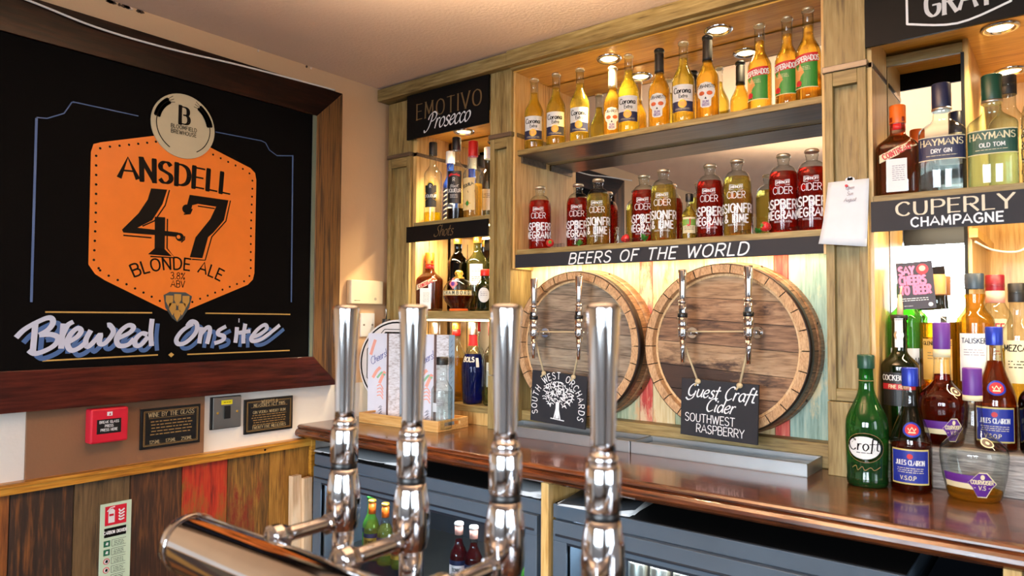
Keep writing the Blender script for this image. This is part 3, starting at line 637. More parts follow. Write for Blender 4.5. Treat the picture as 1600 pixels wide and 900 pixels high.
art.flat([(1.085, .373), (1.094, .34), (1.09, .325), (1.075, .33)], af, .0013, INK); art.flat(circle(1.077, .327, .0145, 16), af, .0014, INK)
for pts in ([(1.022, .379), (1.01, .33), (.98, .28), (.945, .26)], [(.892, .228), (.972, .228)], [(1.018, .29), (1.019, .2), (1.044, .173), (.97, .172)], [(1.221, .373), (1.207, .304), (1.16, .248), (1.14, .172), (1.097, .172)], [(1.112, .341), (1.168, .34)], [(1.062, .222), (1.072, .232), (1.072, .242)], [(1.068, .31), (1.088, .314), (1.094, .33)]):
    stroke(art, pts, af, .004, INK, .0012)
write(art, 'BLONDE ALE', af, 1.058, .138, .036, INK, d=.0012, wd=.14, wsc=1.1, gap=.2, arc=.03)
write(art, '3.8%', af, 1.054, .108, .02, INK, d=.0012, wd=.12); write(art, 'ABV', af, 1.055, .083, .02, INK, d=.0012, wd=.12)
HOPG = plain('hop_ochre', (176, 134, 58), .6); HOPD = plain('hop_dark', (40, 52, 60), .6)
art.flat([(1.012, .058), (1.03, .068), (1.08, .068), (1.1, .056), (1.092, .02), (1.07, -.014), (1.056, -.024), (1.04, -.012), (1.018, .02)], af, .0014, HOPD)
for y, z, s in ((1.03, .045, 1), (1.055, .05, 1), (1.081, .045, 1), (1.04, .022, 1), (1.069, .022, 1), (1.055, .002, .9)):
    art.flat([(y, z-.026*s), (y+.011*s, z-.006*s), (y+.011*s, z+.012*s), (y-.011*s, z+.012*s), (y-.011*s, z-.006*s)], af, .0018, HOPG)
# maker's roundel
ROUND = plain('roundel_cream', (188, 180, 152), .6)
art.prism(circle(1.06, .583, .1, 48), af, .001, .004, ROUND); rf = lambda u, v, d: af(u, v, d+.004)
write(art, 'B', rf, 1.06, .59, .052, INK, wd=.22, pen=(0, .3), serif=.1, wsc=1.0)
stroke(art, [(1.0545, .6), (1.0545, .634)], rf, .0035, ROUND, .0012)
write(art, 'BLOOMFIELD', rf, 1.06, .572, .0115, INK, wd=.15, gap=.2); write(art, 'BREWHOUSE', rf, 1.06, .556, .0115, INK, wd=.15, gap=.2)
for s in (-1, 1):
    arc = [(1.06+s*.084*math.cos(t), .583+.084*math.sin(t)) for t in [-1.05+.1*k for k in range(14)]]
    stroke(art, arc, rf, .0028, INK)
    for k in range(14):
        t = .22+.055*k; r = .084
        for e in (-1, 1):
            rr = r+e*.005; y, z = 1.06+s*rr*math.cos(t), .583+rr*math.sin(t)
            art.flat(circle(y, z, .0056, 8), rf, .001, INK)
    for e in (-.006, 0, .006):
        t = 1.0; stroke(art, [(1.06+s*(.084+e)*math.cos(t), .583+(.084+e)*math.sin(t)), (1.06+s*(.084+e*1.4)*math.cos(1.17), .583+(.084+e*1.6)*math.sin(1.17))], rf, .0016, INK)
# chalk border lines
for pts, m_, w_ in (([(.665, .52), (.667, .03)], BLUEP, .006), ([(1.453, .565), (1.458, .045)], BLUEP, .005), ([(.665, .522), (.69, .525), (.73, .548), (.748, .583), (.755, .584)], BLUEP, .003), ([(.75, .585), (.925, .585)], BLUEP, .003),
                    ([(1.165, .588), (1.33, .592)], BLUEP, .003), ([(1.33, .592), (1.345, .588), (1.36, .566), (1.39, .552), (1.453, .563)], BLUEP, .003),
                    ([(.7, .004), (.98, .004)], OCHRELINE, .004), ([(1.145, .004), (1.455, .002)], OCHRELINE, .004), ([(.697, -.126), (1.0, -.122)], OCHRELINE, .004), ([(1.09, -.124), (1.455, -.124)], OCHRELINE, .004)):
    stroke(art, pts, af, w_, m_)
art.flat([(1.04, -.116), (1.049, -.123), (1.04, -.131), (1.031, -.123)], af, .001, OCHRELINE)
BR = [[(.678,-.022),(.676,-.06),(.674,-.099)],[(.635,-.063),(.652,-.043),(.678,-.025),(.704,-.012),(.716,-.014),(.718,-.027),(.707,-.044),(.687,-.057)],[(.687,-.057),(.714,-.056),(.731,-.064),(.728,-.08),(.71,-.095),(.68,-.106),(.664,-.096)],[(.744,-.027),(.742,-.061),(.74,-.095)],[(.743,-.058),(.754,-.032),(.768,-.022)],[(.757,-.078),(.778,-.064),(.788,-.048),(.779,-.04),(.762,-.056),(.754,-.08),(.764,-.1),(.783,-.095),(.803,-.077)],[(.813,-.046),(.801,-.073),(.806,-.092),(.826,-.073),(.838,-.058),(.836,-.082),(.851,-.083),(.872,-.053),(.863,-.033),(.855,-.032)],[(.883,-.071),(.917,-.054),(.927,-.038),(.912,-.033),(.892,-.049),(.881,-.072),(.889,-.091),(.913,-.089),(.929,-.072)],[(.967,-.061),(.951,-.057),(.934,-.073),(.933,-.09),(.948,-.091),(.969,-.067)],[(.98,-.014),(.977,-.055),(.98,-.095)],[(1.105,-.029),(1.072,-.05),(1.054,-.076),(1.061,-.091),(1.085,-.086),(1.114,-.057),(1.117,-.03),(1.099,-.022),(1.086,-.037)],[(1.133,-.04),(1.129,-.068),(1.126,-.091)],[(1.129,-.065),(1.151,-.041),(1.161,-.05),(1.152,-.093)],[(1.215,-.038),(1.191,-.051),(1.189,-.063),(1.208,-.07),(1.204,-.083),(1.176,-.092)],[(1.253,-.041),(1.251,-.07),(1.248,-.092)],[(1.262,-.019),(1.258,-.019)],[(1.283,-.03),(1.277,-.065),(1.277,-.095)],[(1.259,-.06),(1.301,-.054)],[(1.308,-.076),(1.337,-.066),(1.363,-.047),(1.355,-.034),(1.33,-.048),(1.306,-.076),(1.312,-.088),(1.341,-.083),(1.377,-.061),(1.413,-.035)]]
for s in BR:
    stroke(art, [(y+.017, z-.014) for y, z in s], af, .0125, plain('shadow_blue', (58, 94, 152), .6), .0009, True)
for k, s in enumerate(BR):
    stroke(art, s, af, .0148, PALEBLUE, .0018+.0005*(k % 3), True, (.5, .8))
art.build('painted_artwork', board)
# cable along the top of the frame
cb = MB(); cb.tube(spline([(XL+.042, .3, .848), (XL+.044, .62, .822), (XL+.045, .8, .803), (XL+.044, 1.0, .805), (XL+.042, 1.25, .822), (XL+.036, 1.6, .838), (XL+.02, 1.6, .84), (XL+.006, 1.66, .838)], 6), .0032, WHITECAP)
tag(cb.build('cable'), 'thin white cable draped along the top of the chalkboard frame', 'cable')

# ------------------------------------------------------------------ fittings below the chalkboard
m = MB().box(XL, XL+.008, .67, 1.158, -.44, -.256, HARDB); tag(m.build('backing_board', bevel=.001), 'brown hardboard panel fixed between chalkboard and wooden batten', 'board')
o = thing('fire_alarm_call_point', 'red square break-glass fire alarm call point on the brown hardboard', 'fire alarm', (XL+.008, .861, -.313))
m = MB(); m.prism([(-.05, -.048), (.05, -.048), (.05, .048), (-.05, .048)], lambda u, v, d: (d, u, v), 0, .038, REDP); m.build('housing', o, bevel=.005)
m = MB(); lf = lambda u, v, d: (.0382+d, u, v); m.flat([(-.034, -.022), (.03, -.022), (.03, .018), (-.034, .018)], lf, .0004, BLACK)
for t, z in (('BREAK GLASS', .007), ('PRESS', -.004), ('PRESS HERE', -.015)): write(m, t, lf, -.002, z, .0068, CHALK, wd=.18)
m.flat([(-.008, .027), (.006, .027), (.006, .038), (-.008, .038)], lf, .0005, CHALK); m.flat([(-.004, .029), (.003, .029), (0, .035)], lf, .0009, REDP); m.build('glass_panel', o, label='black window with white wording')
def plaque(label, yc, zc, hw, hh, x, lines):
    o = thing('wall_plaque', label, 'plaque', (x, yc, zc)); f = lambda u, v, d: (d, u, v)
    m = MB(); m.prism([(-hw, -hh), (hw, -hh), (hw, hh), (-hw, hh)], f, 0, .007, plain('plaque_black', (16, 15, 15), .3)); m.build('plate', o, bevel=.001)
    g = MB(); lf = lambda u, v, d: (.007+d, u, v); e = .009
    for k, i in ((e, .0014), (e+.003, .0008)):
        for a, b in (((-hw+k, -hh+k), (hw-k, -hh+k)), ((hw-k, -hh+k), (hw-k, hh-k)), ((hw-k, hh-k), (-hw+k, hh-k)), ((-hw+k, hh-k), (-hw+k, -hh+k))): stroke(g, [a, b], lf, i, GOLDP)
    for t, v, s, w_ in lines:
        if t: write(g, t, lf, 0, v, s, plain('plaque_cream', (176, 160, 122), .5), wd=w_, pen=(0, .5), serif=.07)
        else: small_print(g, lf, 0, v, hw*1.45, s, 5, GOLDP)
    stroke(g, [(-hw*.75, hh*.5), (hw*.75, hh*.5)], lf, .0009, GOLDP)
    g.build('engraving', o)
plaque('black wall plaque headed WINE BY THE GLASS on brown hardboard', 1.05, -.341, .091, .06, XL+.008, [('WINE BY THE GLASS', .034, .0125, .15), ('', .018, .0095, 0), ('125ML   175ML   250ML', -.046, .01, .13)])
plaque('black wall plaque headed WEIGHTS & MEASURES ACT on white wall', 1.39, -.342, .093, .058, XL, [('WEIGHTS &', .041, .0105, .15), ('MEASURES ACT 1985', .0305, .0105, .15), ('GIN VODKA WHISKY RUM', .008, .0092, .14), ('', .001, .008, 0), ('TWENTY FIVE MILLILITRES', -.043, .0092, .14)])
o = thing('light_switch', 'brushed steel switch plate with yellow sticker beside black plaques', 'switch', (XL, 1.232, -.318)); f = lambda u, v, d: (d, u, v)
MB().prism([(-.053, -.052), (.05, -.052), (.05, .052), (-.053, .052)], f, 0, .007, BLACK).build('back_box', o)
MB().prism([(-.047, -.05), (.05, -.05), (.05, .05), (-.047, .05)], f, .007, .0115, STEEL).prism(circle(-.032, 0, .004, 10), f, .0115, .013, GOLDF).prism(circle(.036, 0, .004, 10), f, .0115, .013, GOLDF).build('face_plate', o, bevel=.001)
MB().prism([(-.011, -.02), (.011, -.02), (.011, .022), (-.011, .022)], f, .0115, .015, BLACK).build('rocker', o, bevel=.001)
m = MB(); m.prism([(-.02, .026), (.018, .026), (.018, .04), (-.02, .04)], f, .0116, .0122, plain('yellow_tape', (240, 222, 30), .5)); small_print(m, f, 0, .032, .026, .006, 1, INK, .0125); m.build('sticker', o)
# fire extinguisher notice
m = MB(); yx, zt, wd_, ht = .895, -.538, .0415, .25; m.prism([(yx-wd_, zt-ht), (yx+wd_, zt-ht), (yx+wd_, zt), (yx-wd_, zt)], wall_x(XL+.018), 0, .003, plain('notice_pale_green', (196, 216, 190), .6)); nf = wall_x(XL+.021)
m.flat([(yx-.03, zt-.062), (yx+.028, zt-.062), (yx+.028, zt-.008), (yx-.03, zt-.008)], nf, .0004, REDP)
m.flat([(yx-.021, zt-.055), (yx-.004, zt-.055), (yx-.004, zt-.022), (yx-.009, zt-.016), (yx-.016, zt-.016), (yx-.021, zt-.022)], nf, .0008, PAPER); stroke(m, [(yx-.024, zt-.022), (yx-.016, zt-.013), (yx-.004, zt-.011)], nf, .003, PAPER); m.flat([(yx-.019, zt-.036), (yx-.007, zt-.036), (yx-.007, zt-.03), (yx-.019, zt-.03)], nf, .0012, REDP)
for k in range(4): stroke(m, [(yx+.007, zt-.02-k*.009), (yx+.012, zt-.027-k*.008), (yx+.022, zt-.021-k*.009)], nf, .0042, PAPER, smooth=True)
m.flat([(yx-.031, zt-.095), (yx+.028, zt-.095), (yx+.028, zt-.069), (yx-.031, zt-.069)], nf, .0004, INK); write(m, 'CARBON DIOXIDE', nf, yx-.001, zt-.086, .0085, CHALK, wd=.2, wsc=.75)
for k in range(6):
    z = zt-.104-k*.0245
    m.prism(circle(yx-.023, z-.0085, .0085, 12) if k > 1 else [(yx-.0315, z-.017), (yx-.0145, z-.017), (yx-.0145, z), (yx-.0315, z)], nf, 0, .0004, GREENP if k < 2 else REDP)
    if k > 1: m.flat(circle(yx-.023, z-.0085, .0066, 12), nf, .0008, PAPER)
    m.flat([(yx-.027, z-.011), (yx-.02, z-.013), (yx-.019, z-.005), (yx-.024, z-.004)], nf, .001, PAPER if k < 2 else INK)
    for a, b in (((-.01, -.018), (.028, -.018)), ((-.01, 0), (.028, 0)), ((-.01, -.018), (-.01, 0))): stroke(m, [(yx+a[0], z+a[1]), (yx+b[0], z+b[1])], nf, .0009, INK)
    small_print(m, nf, yx+.009, z-.006, .028, .0045, 3, INK)
tag(m.build('extinguisher_notice'), 'pale green fire extinguisher notice with red pictogram on the boarded dado', 'safety sign')
# offcuts leaning by the dado end
for i, (y, dz, lb) in enumerate(((1.475, 0, 'pale timber batten leaning at the dado end, nearer the boarding'), (1.512, -.012, 'pale timber batten leaning at the dado end, beside the dark cooler'))):
    m = MB().box(-.012, .012, -.018, .018, 0, .762+dz, RAWPINE); o = m.build('timber_batten', bevel=.001); o.location = (XL+.052+i*.012, y, FZ); o.rotation_euler = (.0, -.015, .05); tag(o, lb, 'timber')
# boxes on the wall above the worktop
o = thing('junction_box', 'cream plastic wall box above the worktop beside the back bar', 'wall box', (XL, 1.802, .09)); f = lambda u, v, d: (d, u, v)
MB().prism([(-.088, -.046), (.07, -.046), (.07, .046), (-.088, .046)], f, 0, .032, plain('cream_plastic', (232, 218, 186), .45)).build('casing', o, bevel=.004)
m = MB(); small_print(m, f, -.06, -.034, .03, .008, 1, INK, .0324); m.prism(circle(.03, -.026, .006, 12), f, .032, .0326, plain('grey_mark', (180, 170, 150), .6)); m.build('markings', o)
o = thing('wall_socket', 'white blank socket plate below the cream wall box', 'socket', (XL, 1.818, -.037))
MB().prism([(-.036, -.046), (.032, -.046), (.032, .046), (-.036, .046)], f, 0, .009, WHITECAP).build('plate', o, bevel=.002)
MB().prism(circle(-.022, 0, .004, 10), f, .009, .0105, STEEL).prism(circle(.02, 0, .004, 10), f, .009, .0105, STEEL).build('screws', o)

# ------------------------------------------------------------------ worktop, cabinets under it
prof = [(2.1, -.39), (1.522, -.39), (1.513, -.3915), (1.5085, -.396), (1.508, -.4), (1.511, -.403), (1.504, -.4065), (1.499, -.4125), (1.4975, -.42), (1.5, -.4275), (1.507, -.433), (1.52, -.435), (2.1, -.435)]
m = MB(); m.prism(prof, lambda u, v, d: (d, u, v), XL, 1.1, COUNTER); tag(m.build('worktop'), 'glossy dark mahogany worktop with moulded front edge along the back bar', 'worktop')
tag(MB().box(-1.1035, -1.08, 1.515, 2.0, FZ, -.4355, PINEZ).build('upright_panel', bevel=.001), 'pale wooden upright dividing the two dark bottle coolers', 'panel')
tag(MB().box(-.105, -.078, 1.515, 2.0, FZ, -.4355, PINEZ).build('upright_panel', bevel=.001), 'pale wooden upright beyond the right-hand cooler', 'panel')
tag(MB().box(-2.1, 1.1, 2.02, 2.05, FZ, -.4355, DARKIN).build('rear_panel'), 'dark panel behind the bottle coolers under the worktop', 'panel')
def cooler(x0, x1, label, nd):
    o = thing('bottle_cooler', label, 'fridge', ((x0+x1)/2, 1.76, FZ)); zt = .833; h = (x1-x0)/2; f0, b0 = -.235, .25
    m = MB().box(-h, h, f0, b0, zt-.036, zt, FRIDGE).box(-h, -h+.03, f0+.012, b0, .04, zt-.036, FRIDGE).box(h-.03, h, f0+.012, b0, .04, zt-.036, FRIDGE).box(-h, h, b0-.03, b0, .04, zt-.036, FRIDGED).box(-h+.02, h-.02, f0+.03, b0, .0, .1, FRIDGED)
    m.build('cabinet', o, bevel=.002)
    MB().box(-h+.003, h-.003, f0+.006, b0, zt+.0002, zt+.0016, plain('cooler_top_black', (9, 9, 10), .7, 0, 0, .2)).build('top_sheet', o)  # thin black sheet over the cabinet top
    MB().box(-h+.03, h-.03, -.15, b0-.03, .49, .495, STEEL).build('shelf', o)
    MB().box(-h+.05, h-.05, -.19, -.175, zt-.05, zt-.042, glow('cooler_lamp', (235, 240, 255), 5)).build('lamp', o)
    dw = (2*h-.01)/nd
    for k in range(nd):
        a = -h+.004+k*dw; b = a+dw-.006; zb, ztp = .1, zt-.04; s = .042
        d = MB()
        for q in ((a, b, ztp-.052, ztp), (a, b, zb, zb+.05), (a, a+s, zb+.05, ztp-.052), (b-s, b, zb+.05, ztp-.052)): d.box(q[0], q[1], f0-.006, f0+.012, q[2], q[3], FRIDGE)
        d.box(a+.008, b-.008, f0-.009, f0-.005, ztp-.04, ztp-.034, FRIDGED)
        for q in ((a+s-.012, a+s, zb+.05, ztp-.052), (b-s, b-s+.012, zb+.05, ztp-.052), (a+s, b-s, ztp-.06, ztp-.052)): d.box(q[0], q[1], f0-.002, f0+.014, q[2], q[3], FRIDGED)
        dd_ = d.build('door', o, bevel=.0015)
        MB().box(a+s, b-s, f0+.002, f0+.006, zb+.05, ztp-.06, glass('cooler_glass', (225, 232, 235))).build('glass_pane', dd_)
    return o
cooler(-2.095, -1.108, 'slate blue bottle cooler left of the wooden upright, light bottles inside', 2)
cooler(-1.072, -.255, 'slate blue bottle cooler under the barrels, right of the wooden upright', 1)
a = area('cooler_glow', (-1.6, 1.58, -.54), (0, 0, 0), .9, .02, 11, (.95, .97, 1)); a = area('cooler_glow', (-.68, 1.58, -.54), (0, 0, 0), .7, .02, 8, (.95, .97, 1))
m = MB().box(-.232, -.12, 1.54, 1.9, FZ, -.5, FRIDGED).box(-.225, -.13, 1.535, 1.542, -.7, -.52, BLACK); tag(m.build('dark_cabinet', bevel=.002), 'narrow dark cabinet between right cooler and pale upright', 'cabinet')
def papers(label, x, y, z, w_, d_, rz, n, mat2=None):
    m = MB()
    for k in range(n):
        pts = []; zz = .0012+k*.0022; a = random.uniform(-.06, .06); nx = 6
        for i in range(nx+1):
            for j in range(3):
                u, v = (i/nx-.5)*w_, (j/2-.5)*d_
                pts.append((u*math.cos(a)-v*math.sin(a), u*math.sin(a)+v*math.cos(a), zz+.012*max(0, (i/nx-.7))**2*8*(1 if k > n-3 else .3)+.0006*math.sin(i*2+k)))
        m.add(pts, [(i*3+j, i*3+j+1, (i+1)*3+j+1, (i+1)*3+j) for i in range(nx) for j in range(2)], PAPER if k < n-1 or not mat2 else mat2, True)
    o = m.build('papers', None, loc=(x, y, z), rot=(0, 0, rz)); s = o.modifiers.new('sheet', 'SOLIDIFY'); s.thickness = .0012; s.offset = 1
    tag(o, label, 'papers')
NEWS = plain('news_grey', (120, 126, 130), .8)
papers('grey folded papers on the left end of the cooler', -1.93, 1.66, -.487, .42, .2, .02, 3, NEWS)
papers('thick pad of papers on the cooler beside the wooden upright', -1.2, 1.62, -.487, .16, .17, -.05, 7, NEWS)
papers('crumpled black and white papers on top of the right cooler', -.96, 1.61, -.487, .2, .17, .15, 5, plain('dark_print', (46, 50, 54), .6))

# ------------------------------------------------------------------ drip trays
def drip(x0, x1, label):
    o = thing('drip_tray', label, 'drip tray', ((x0+x1)/2, 1.876, CTR)); h = (x1-x0)/2; a, b, t, H = -.062, .07, .0022, .032
    m = MB().box(-h, h, a, b, 0, t, GALV).box(-h, h, a, a+t, t, H, GALV).box(-h, h, b-t, b, t, H, GALV).box(-h, -h+t, a+t, b-t, t, H, GALV).box(h-t, h, a+t, b-t, t, H, GALV)
    m.box(-h, h, a-.002, a+.006, H-.002, H+.001, GALV).box(-h, h, b-.012, b+.002, H-.002, H+.001, GALV); m.build('pan', o, bevel=.0006)
    MB().box(-h+.01, h-.01, a+.014, b-.016, .016, .018, GALV).build('grille', o)
drip(-1.494, -1.007, 'galvanised drip tray below the grey-headed barrel')
drip(-1.003, -.517, 'galvanised drip tray below the larger scorched barrel by the pillar')

# ------------------------------------------------------------------ barrels
def barrel(label, cx, cz, r, mats, seed):
    o = thing('cask', label, 'barrel', (cx, 1.9, cz)); rnd = random.Random(seed); r2 = r*1.06
    n = 26; tb = MB(); prof = [(r, 0), (r*1.012, .025), (r*1.032, .06), (r*1.05, .1)]
    for k in range(n):                                                   # staves
        t0, t1 = 2*PI*k/n+.004, 2*PI*(k+1)/n-.004; vs = []; q = 3
        for rr, y in prof:
            for j in range(q+1): t = t0+(t1-t0)*j/q; vs.append((rr*math.cos(t), y, rr*math.sin(t)))
        tb.add(vs, [(a*(q+1)+j, a*(q+1)+j+1, (a+1)*(q+1)+j+1, (a+1)*(q+1)+j) for a in range(len(prof)-1) for j in range(q)], STAVE, True)
    tb.lathe([(r*.985, .004), (r*1.03, .1)], DARKIN, 40, axis='y', cap0=False, cap1=True); tb.build('staves', o)
    ch = MB()
    for k in range(n):
        t0, t1 = 2*PI*k/n+.006, 2*PI*(k+1)/n-.006; vs = []; q = 3; ri = r*.905
        for j in range(q+1):
            t = t0+(t1-t0)*j/q; c, s = math.cos(t), math.sin(t)
            vs += [(ri*c, .0, ri*s), (r*c, .0, r*s), (ri*.985*c, .022, ri*.985*s), (r*c, .006, r*s)]
        ch.add(vs, [f_ for j in range(q) for f_ in ((j*4, j*4+1, j*4+5, j*4+4), (j*4, j*4+4, j*4+6, j*4+2), (j*4+1, j*4+3, j*4+7, j*4+5))], CHIME)
    ch.lathe([(r*.895, .0195), (r*.865, .0185)], CHIMEP, 48, axis='y', cap0=False, cap1=False); ch.build('chime', o, label='ring of pale stave ends')
    hd = MB(); R = r*.89; cuts = [-1, -.62, -.3, .03, .36, .66, 1] if seed == 2 else [-1, -.7, -.42, -.1, .2, .5, .76, 1]; sl = .06
    for k in range(len(cuts)-1):
        a, b = cuts[k]*R, cuts[k+1]*R; pts = []; N_ = 14; a += .0008; b -= .0008
        lo = [max(-R, min(R, a))]; 
        ed = lambda z: math.sqrt(max(R*R-z*z, 0))
        zs = [a+(b-a)*i/N_ for i in range(N_+1)]
        pts = [(ed(z), z) for z in zs]+[(-ed(z), z) for z in zs[::-1]]
        tl = lambda u, v, d: (u*math.cos(sl)+v*math.sin(sl), .021-d, v*math.cos(sl)-u*math.sin(sl))
        hd.prism(pts, tl, 0, -.012, mats[(k*2+seed) % 3 if seed == 2 else k % 3])
    hd.lathe([(R, .033), (0, .0331)], DARKIN, 32, axis='y', cap0=False); hd.build('head', o)
    hp = MB(); hp.lathe([(r*1.0, .002), (r*1.012, .002), (r*1.022, .03), (r*1.012, .0305)], HOOP, 56, axis='y', cap0=False, cap1=False)
    hp.build('hoop', o)
    h2 = MB(); h2.lathe([(r*1.034, .058), (r*1.038, .058), (r*1.05, .088), (r*1.045, .0885)], STAVE, 56, axis='y', cap0=False, cap1=False)
    for k in range(7):
        t = .3+k*.9; h2.ball((r*1.044*math.cos(t), .074, r*1.044*math.sin(t)), .004, HOOP, 6)
    h2.build('hoop', o)
barrel('cask end with grey-brown head and the orchard tree slate hung from it', -1.257, -.088, .231, HEADG, 1)
barrel('larger scorched cask end beside the pillar with the Guest Craft Cider slate', -.767, -.086, .234, HEADW, 2)
def cider_tap(label, x, zc, proto=None):
    y = 1.842
    if proto: return copy_tree(proto, label, (x, y, zc), 0)
    o = thing('cider_tap', label, 'tap', (x, y, zc), 0, 'chrome cider taps on the casks')
    MB().lathe([(.0075, .102), (.0085, .11), (.0125, .186), (.0115, .189), (.004, .19)], CHROME, 20).build('handle', o)
    MB().lathe([(.0125, .097), (.013, .099), (.0125, .102)], CHROME, 20).lathe([(.012, .062), (.0125, .07), (.011, .09), (.008, .098)], CHROME, 24).box(-.0045, .0045, -.0132, -.008, .066, .08, BLACK).lathe([(.0138, .03), (.0142, .034), (.0142, .054), (.0125, .056)], CHROME, 24).lathe([(.0128, .0), (.0138, .004), (.0138, .022), (.0128, .028)], CHROME, 24).build('body', o)
    MB().lathe([(.0128, .055), (.014, .057), (.014, .066), (.0126, .068)], BLACK, 24).build('collar', o)
    MB().lathe([(.0045, -.07), (.0055, -.069), (.0082, -.03), (.0085, 0)], CHROME, 20).build('nozzle', o)
    MB().lathe([(.007, 0), (.007, .07)], CHROME, 16, (0, 0, .012), 'y').lathe([(.0155, .062), (.0165, .066), (.0165, .0765)], CHROME, 24, (0, 0, .012), 'y', cap1=False).build('shank', o)
    return o
t0 = cider_tap('leftmost cider tap, on the grey-headed cask', -1.374, -.066)
cider_tap('cider tap on the right of the grey-headed cask', -1.2, -.063, t0)
cider_tap('cider tap on the left of the larger scorched cask', -.855, -.056, t0)
cider_tap('cider tap nearest the pillar, on the scorched cask', -.669, -.052, t0)
def slate(label, x, z, w_, h_, roll, draw, xa, xb, za, zb):
    """chalk slate hung by a string looped over two tap shanks"""
    o = thing('slate_sign', label, 'sign', (x, 1.858, z), 0); cr, sr = math.cos(roll), math.sin(roll)
    fn = lambda u, v, d: (u*cr-v*sr, -d, u*sr+v*cr)
    m = MB(); m.prism([(-w_/2, -h_/2), (w_/2, -h_/2), (w_/2, h_/2), (-w_/2, h_/2)], fn, -.008, 0, SLATE); m.build('board', o, bevel=.0012)
    g = MB(); draw(g, fn); g.build('chalk_lettering', o)
    p = [fn(-w_*.27, h_/2-.006, .003), fn(w_*.27, h_/2-.006, .003)]; c = MB()
    A, B = (xa-x, .012, za-z+.0075), (xb-x, .012, zb-z+.0075)
    c.tube([p[0], (A[0]-.006, .002, A[2]-.03), A], .0028, CORD, 6); c.tube([A, B], .0026, CORD, 6); c.tube([B, (B[0]-.004, .0, B[2]-.03), p[1]], .0032, CORD, 6)
    for q in p: c.ball(q, .0075, CORD, 8, (1.2, .8, 1)); c.tube([q, (q[0]-.008, q[1]-.004, q[2]-.012)], .003, CORD, 5)
    c.build('string', o)
def d1(g, fn):
    q = 'SOUTH WEST ORCHARDS'; R = .088
    n = len(q)
    for i, ch in enumerate(q):
        t = math.radians(196-(212*i/(n-1))); write(g, ch, fn, R*.92*math.cos(t), -.025+R*math.sin(t), .021, CHALK, rot=t-PI/2, wd=.12)
    stroke(g, [(0, -.062), (0, -.01)], fn, .013, CHALK); stroke(g, [(-.025, -.064), (.028, -.066)], fn, .003, CHALK); stroke(g, [(-.012, -.064), (-.004, -.03)], fn, .004, CHALK); stroke(g, [(.012, -.064), (.004, -.03)], fn, .004, CHALK)
    rn = random.Random(4)
    for k in range(150):
        t = rn.uniform(0, 2*PI); r_ = math.sqrt(rn.random()); u, v = .058*r_*math.cos(t), .012+.042*r_*math.sin(t)
        if v < -.018 and abs(u) < .02: continue
        l = rn.uniform(.004, .009); a = rn.uniform(0, PI)
        stroke(g, [(u-l*math.cos(a), v-l*math.sin(a)), (u, v+.002), (u+l*math.cos(a), v+l*math.sin(a)*.4)], fn, .0024, CHALK)
def d2(g, fn):
    write(g, 'G$uest C$raft', fn, .004, .03, .037, CHALK, wd=.13, slant=.3, gap=.06, pen=(.6, .4)); write(g, 'C$ider', fn, .004, -.006, .036, CHALK, wd=.13, slant=.3, gap=.06, pen=(.6, .4))
    write(g, 'SOUTHWEST', fn, -.024, -.038, .022, CHALK, wd=.1, gap=.14); write(g, 'RASPBERRY', fn, .006, -.066, .022, CHALK, wd=.1, gap=.14)
slate('hanging slate with white orchard tree and arched SOUTH WEST ORCHARDS', -1.289, -.262, .212, .164, -.05, d1, -1.374, -1.2, -.058, -.055)
slate('hanging slate chalked Guest Craft Cider over the right drip tray', -.76, -.252, .217, .158, -.03, d2, -.855, -.669, -.048, -.044)

# ------------------------------------------------------------------ wooden tray with menus and other things at the left end of the worktop
o = thing('serving_tray', 'pale wooden tray holding menus at the left end of the worktop', 'tray', (-1.862, 1.772, CTR), .05)
hw, hd_, H, t = .192, .08, .037, .009
m = MB().box(-hw, hw, -hd_, hd_, 0, .007, BAMBOO).box(-hw, hw, -hd_, -hd_+t, .007, H, BAMBOO).box(-hw, hw, hd_-t, hd_, .007, H, BAMBOO); m.build('base', o, bevel=.0015)
for s in (-1, 1):
    m = MB(); pts = [(-hd_+t, .007), (hd_-t, .007), (hd_-t, H), (-hd_+t, H)]
    x0, x1 = (hw-t, hw) if s > 0 else (-hw, -hw+t)
    m.box(x0, x1, -hd_+t, -.045, .007, H, BAMBOO); m.box(x0, x1, .035, hd_-t, .007, H, BAMBOO); m.box(x0, x1, -.045, .035, .007, .016, BAMBOO); m.box(x0, x1, -.045, .035, .029, H, BAMBOO); m.build('end_panel', o, bevel=.0015)
DRIFT = wood('printed_driftwood', [(150, 138, 136), (206, 204, 208), (226, 226, 232)], 'x', 12, 10, .6, 0, .02)
PBROWN = plain('printed_brown', (112, 88, 84), .7); PBLUE = plain('printed_pale_blue', (150, 172, 190), .7); LILAC = plain('printed_lilac_white', (222, 222, 234), .7)
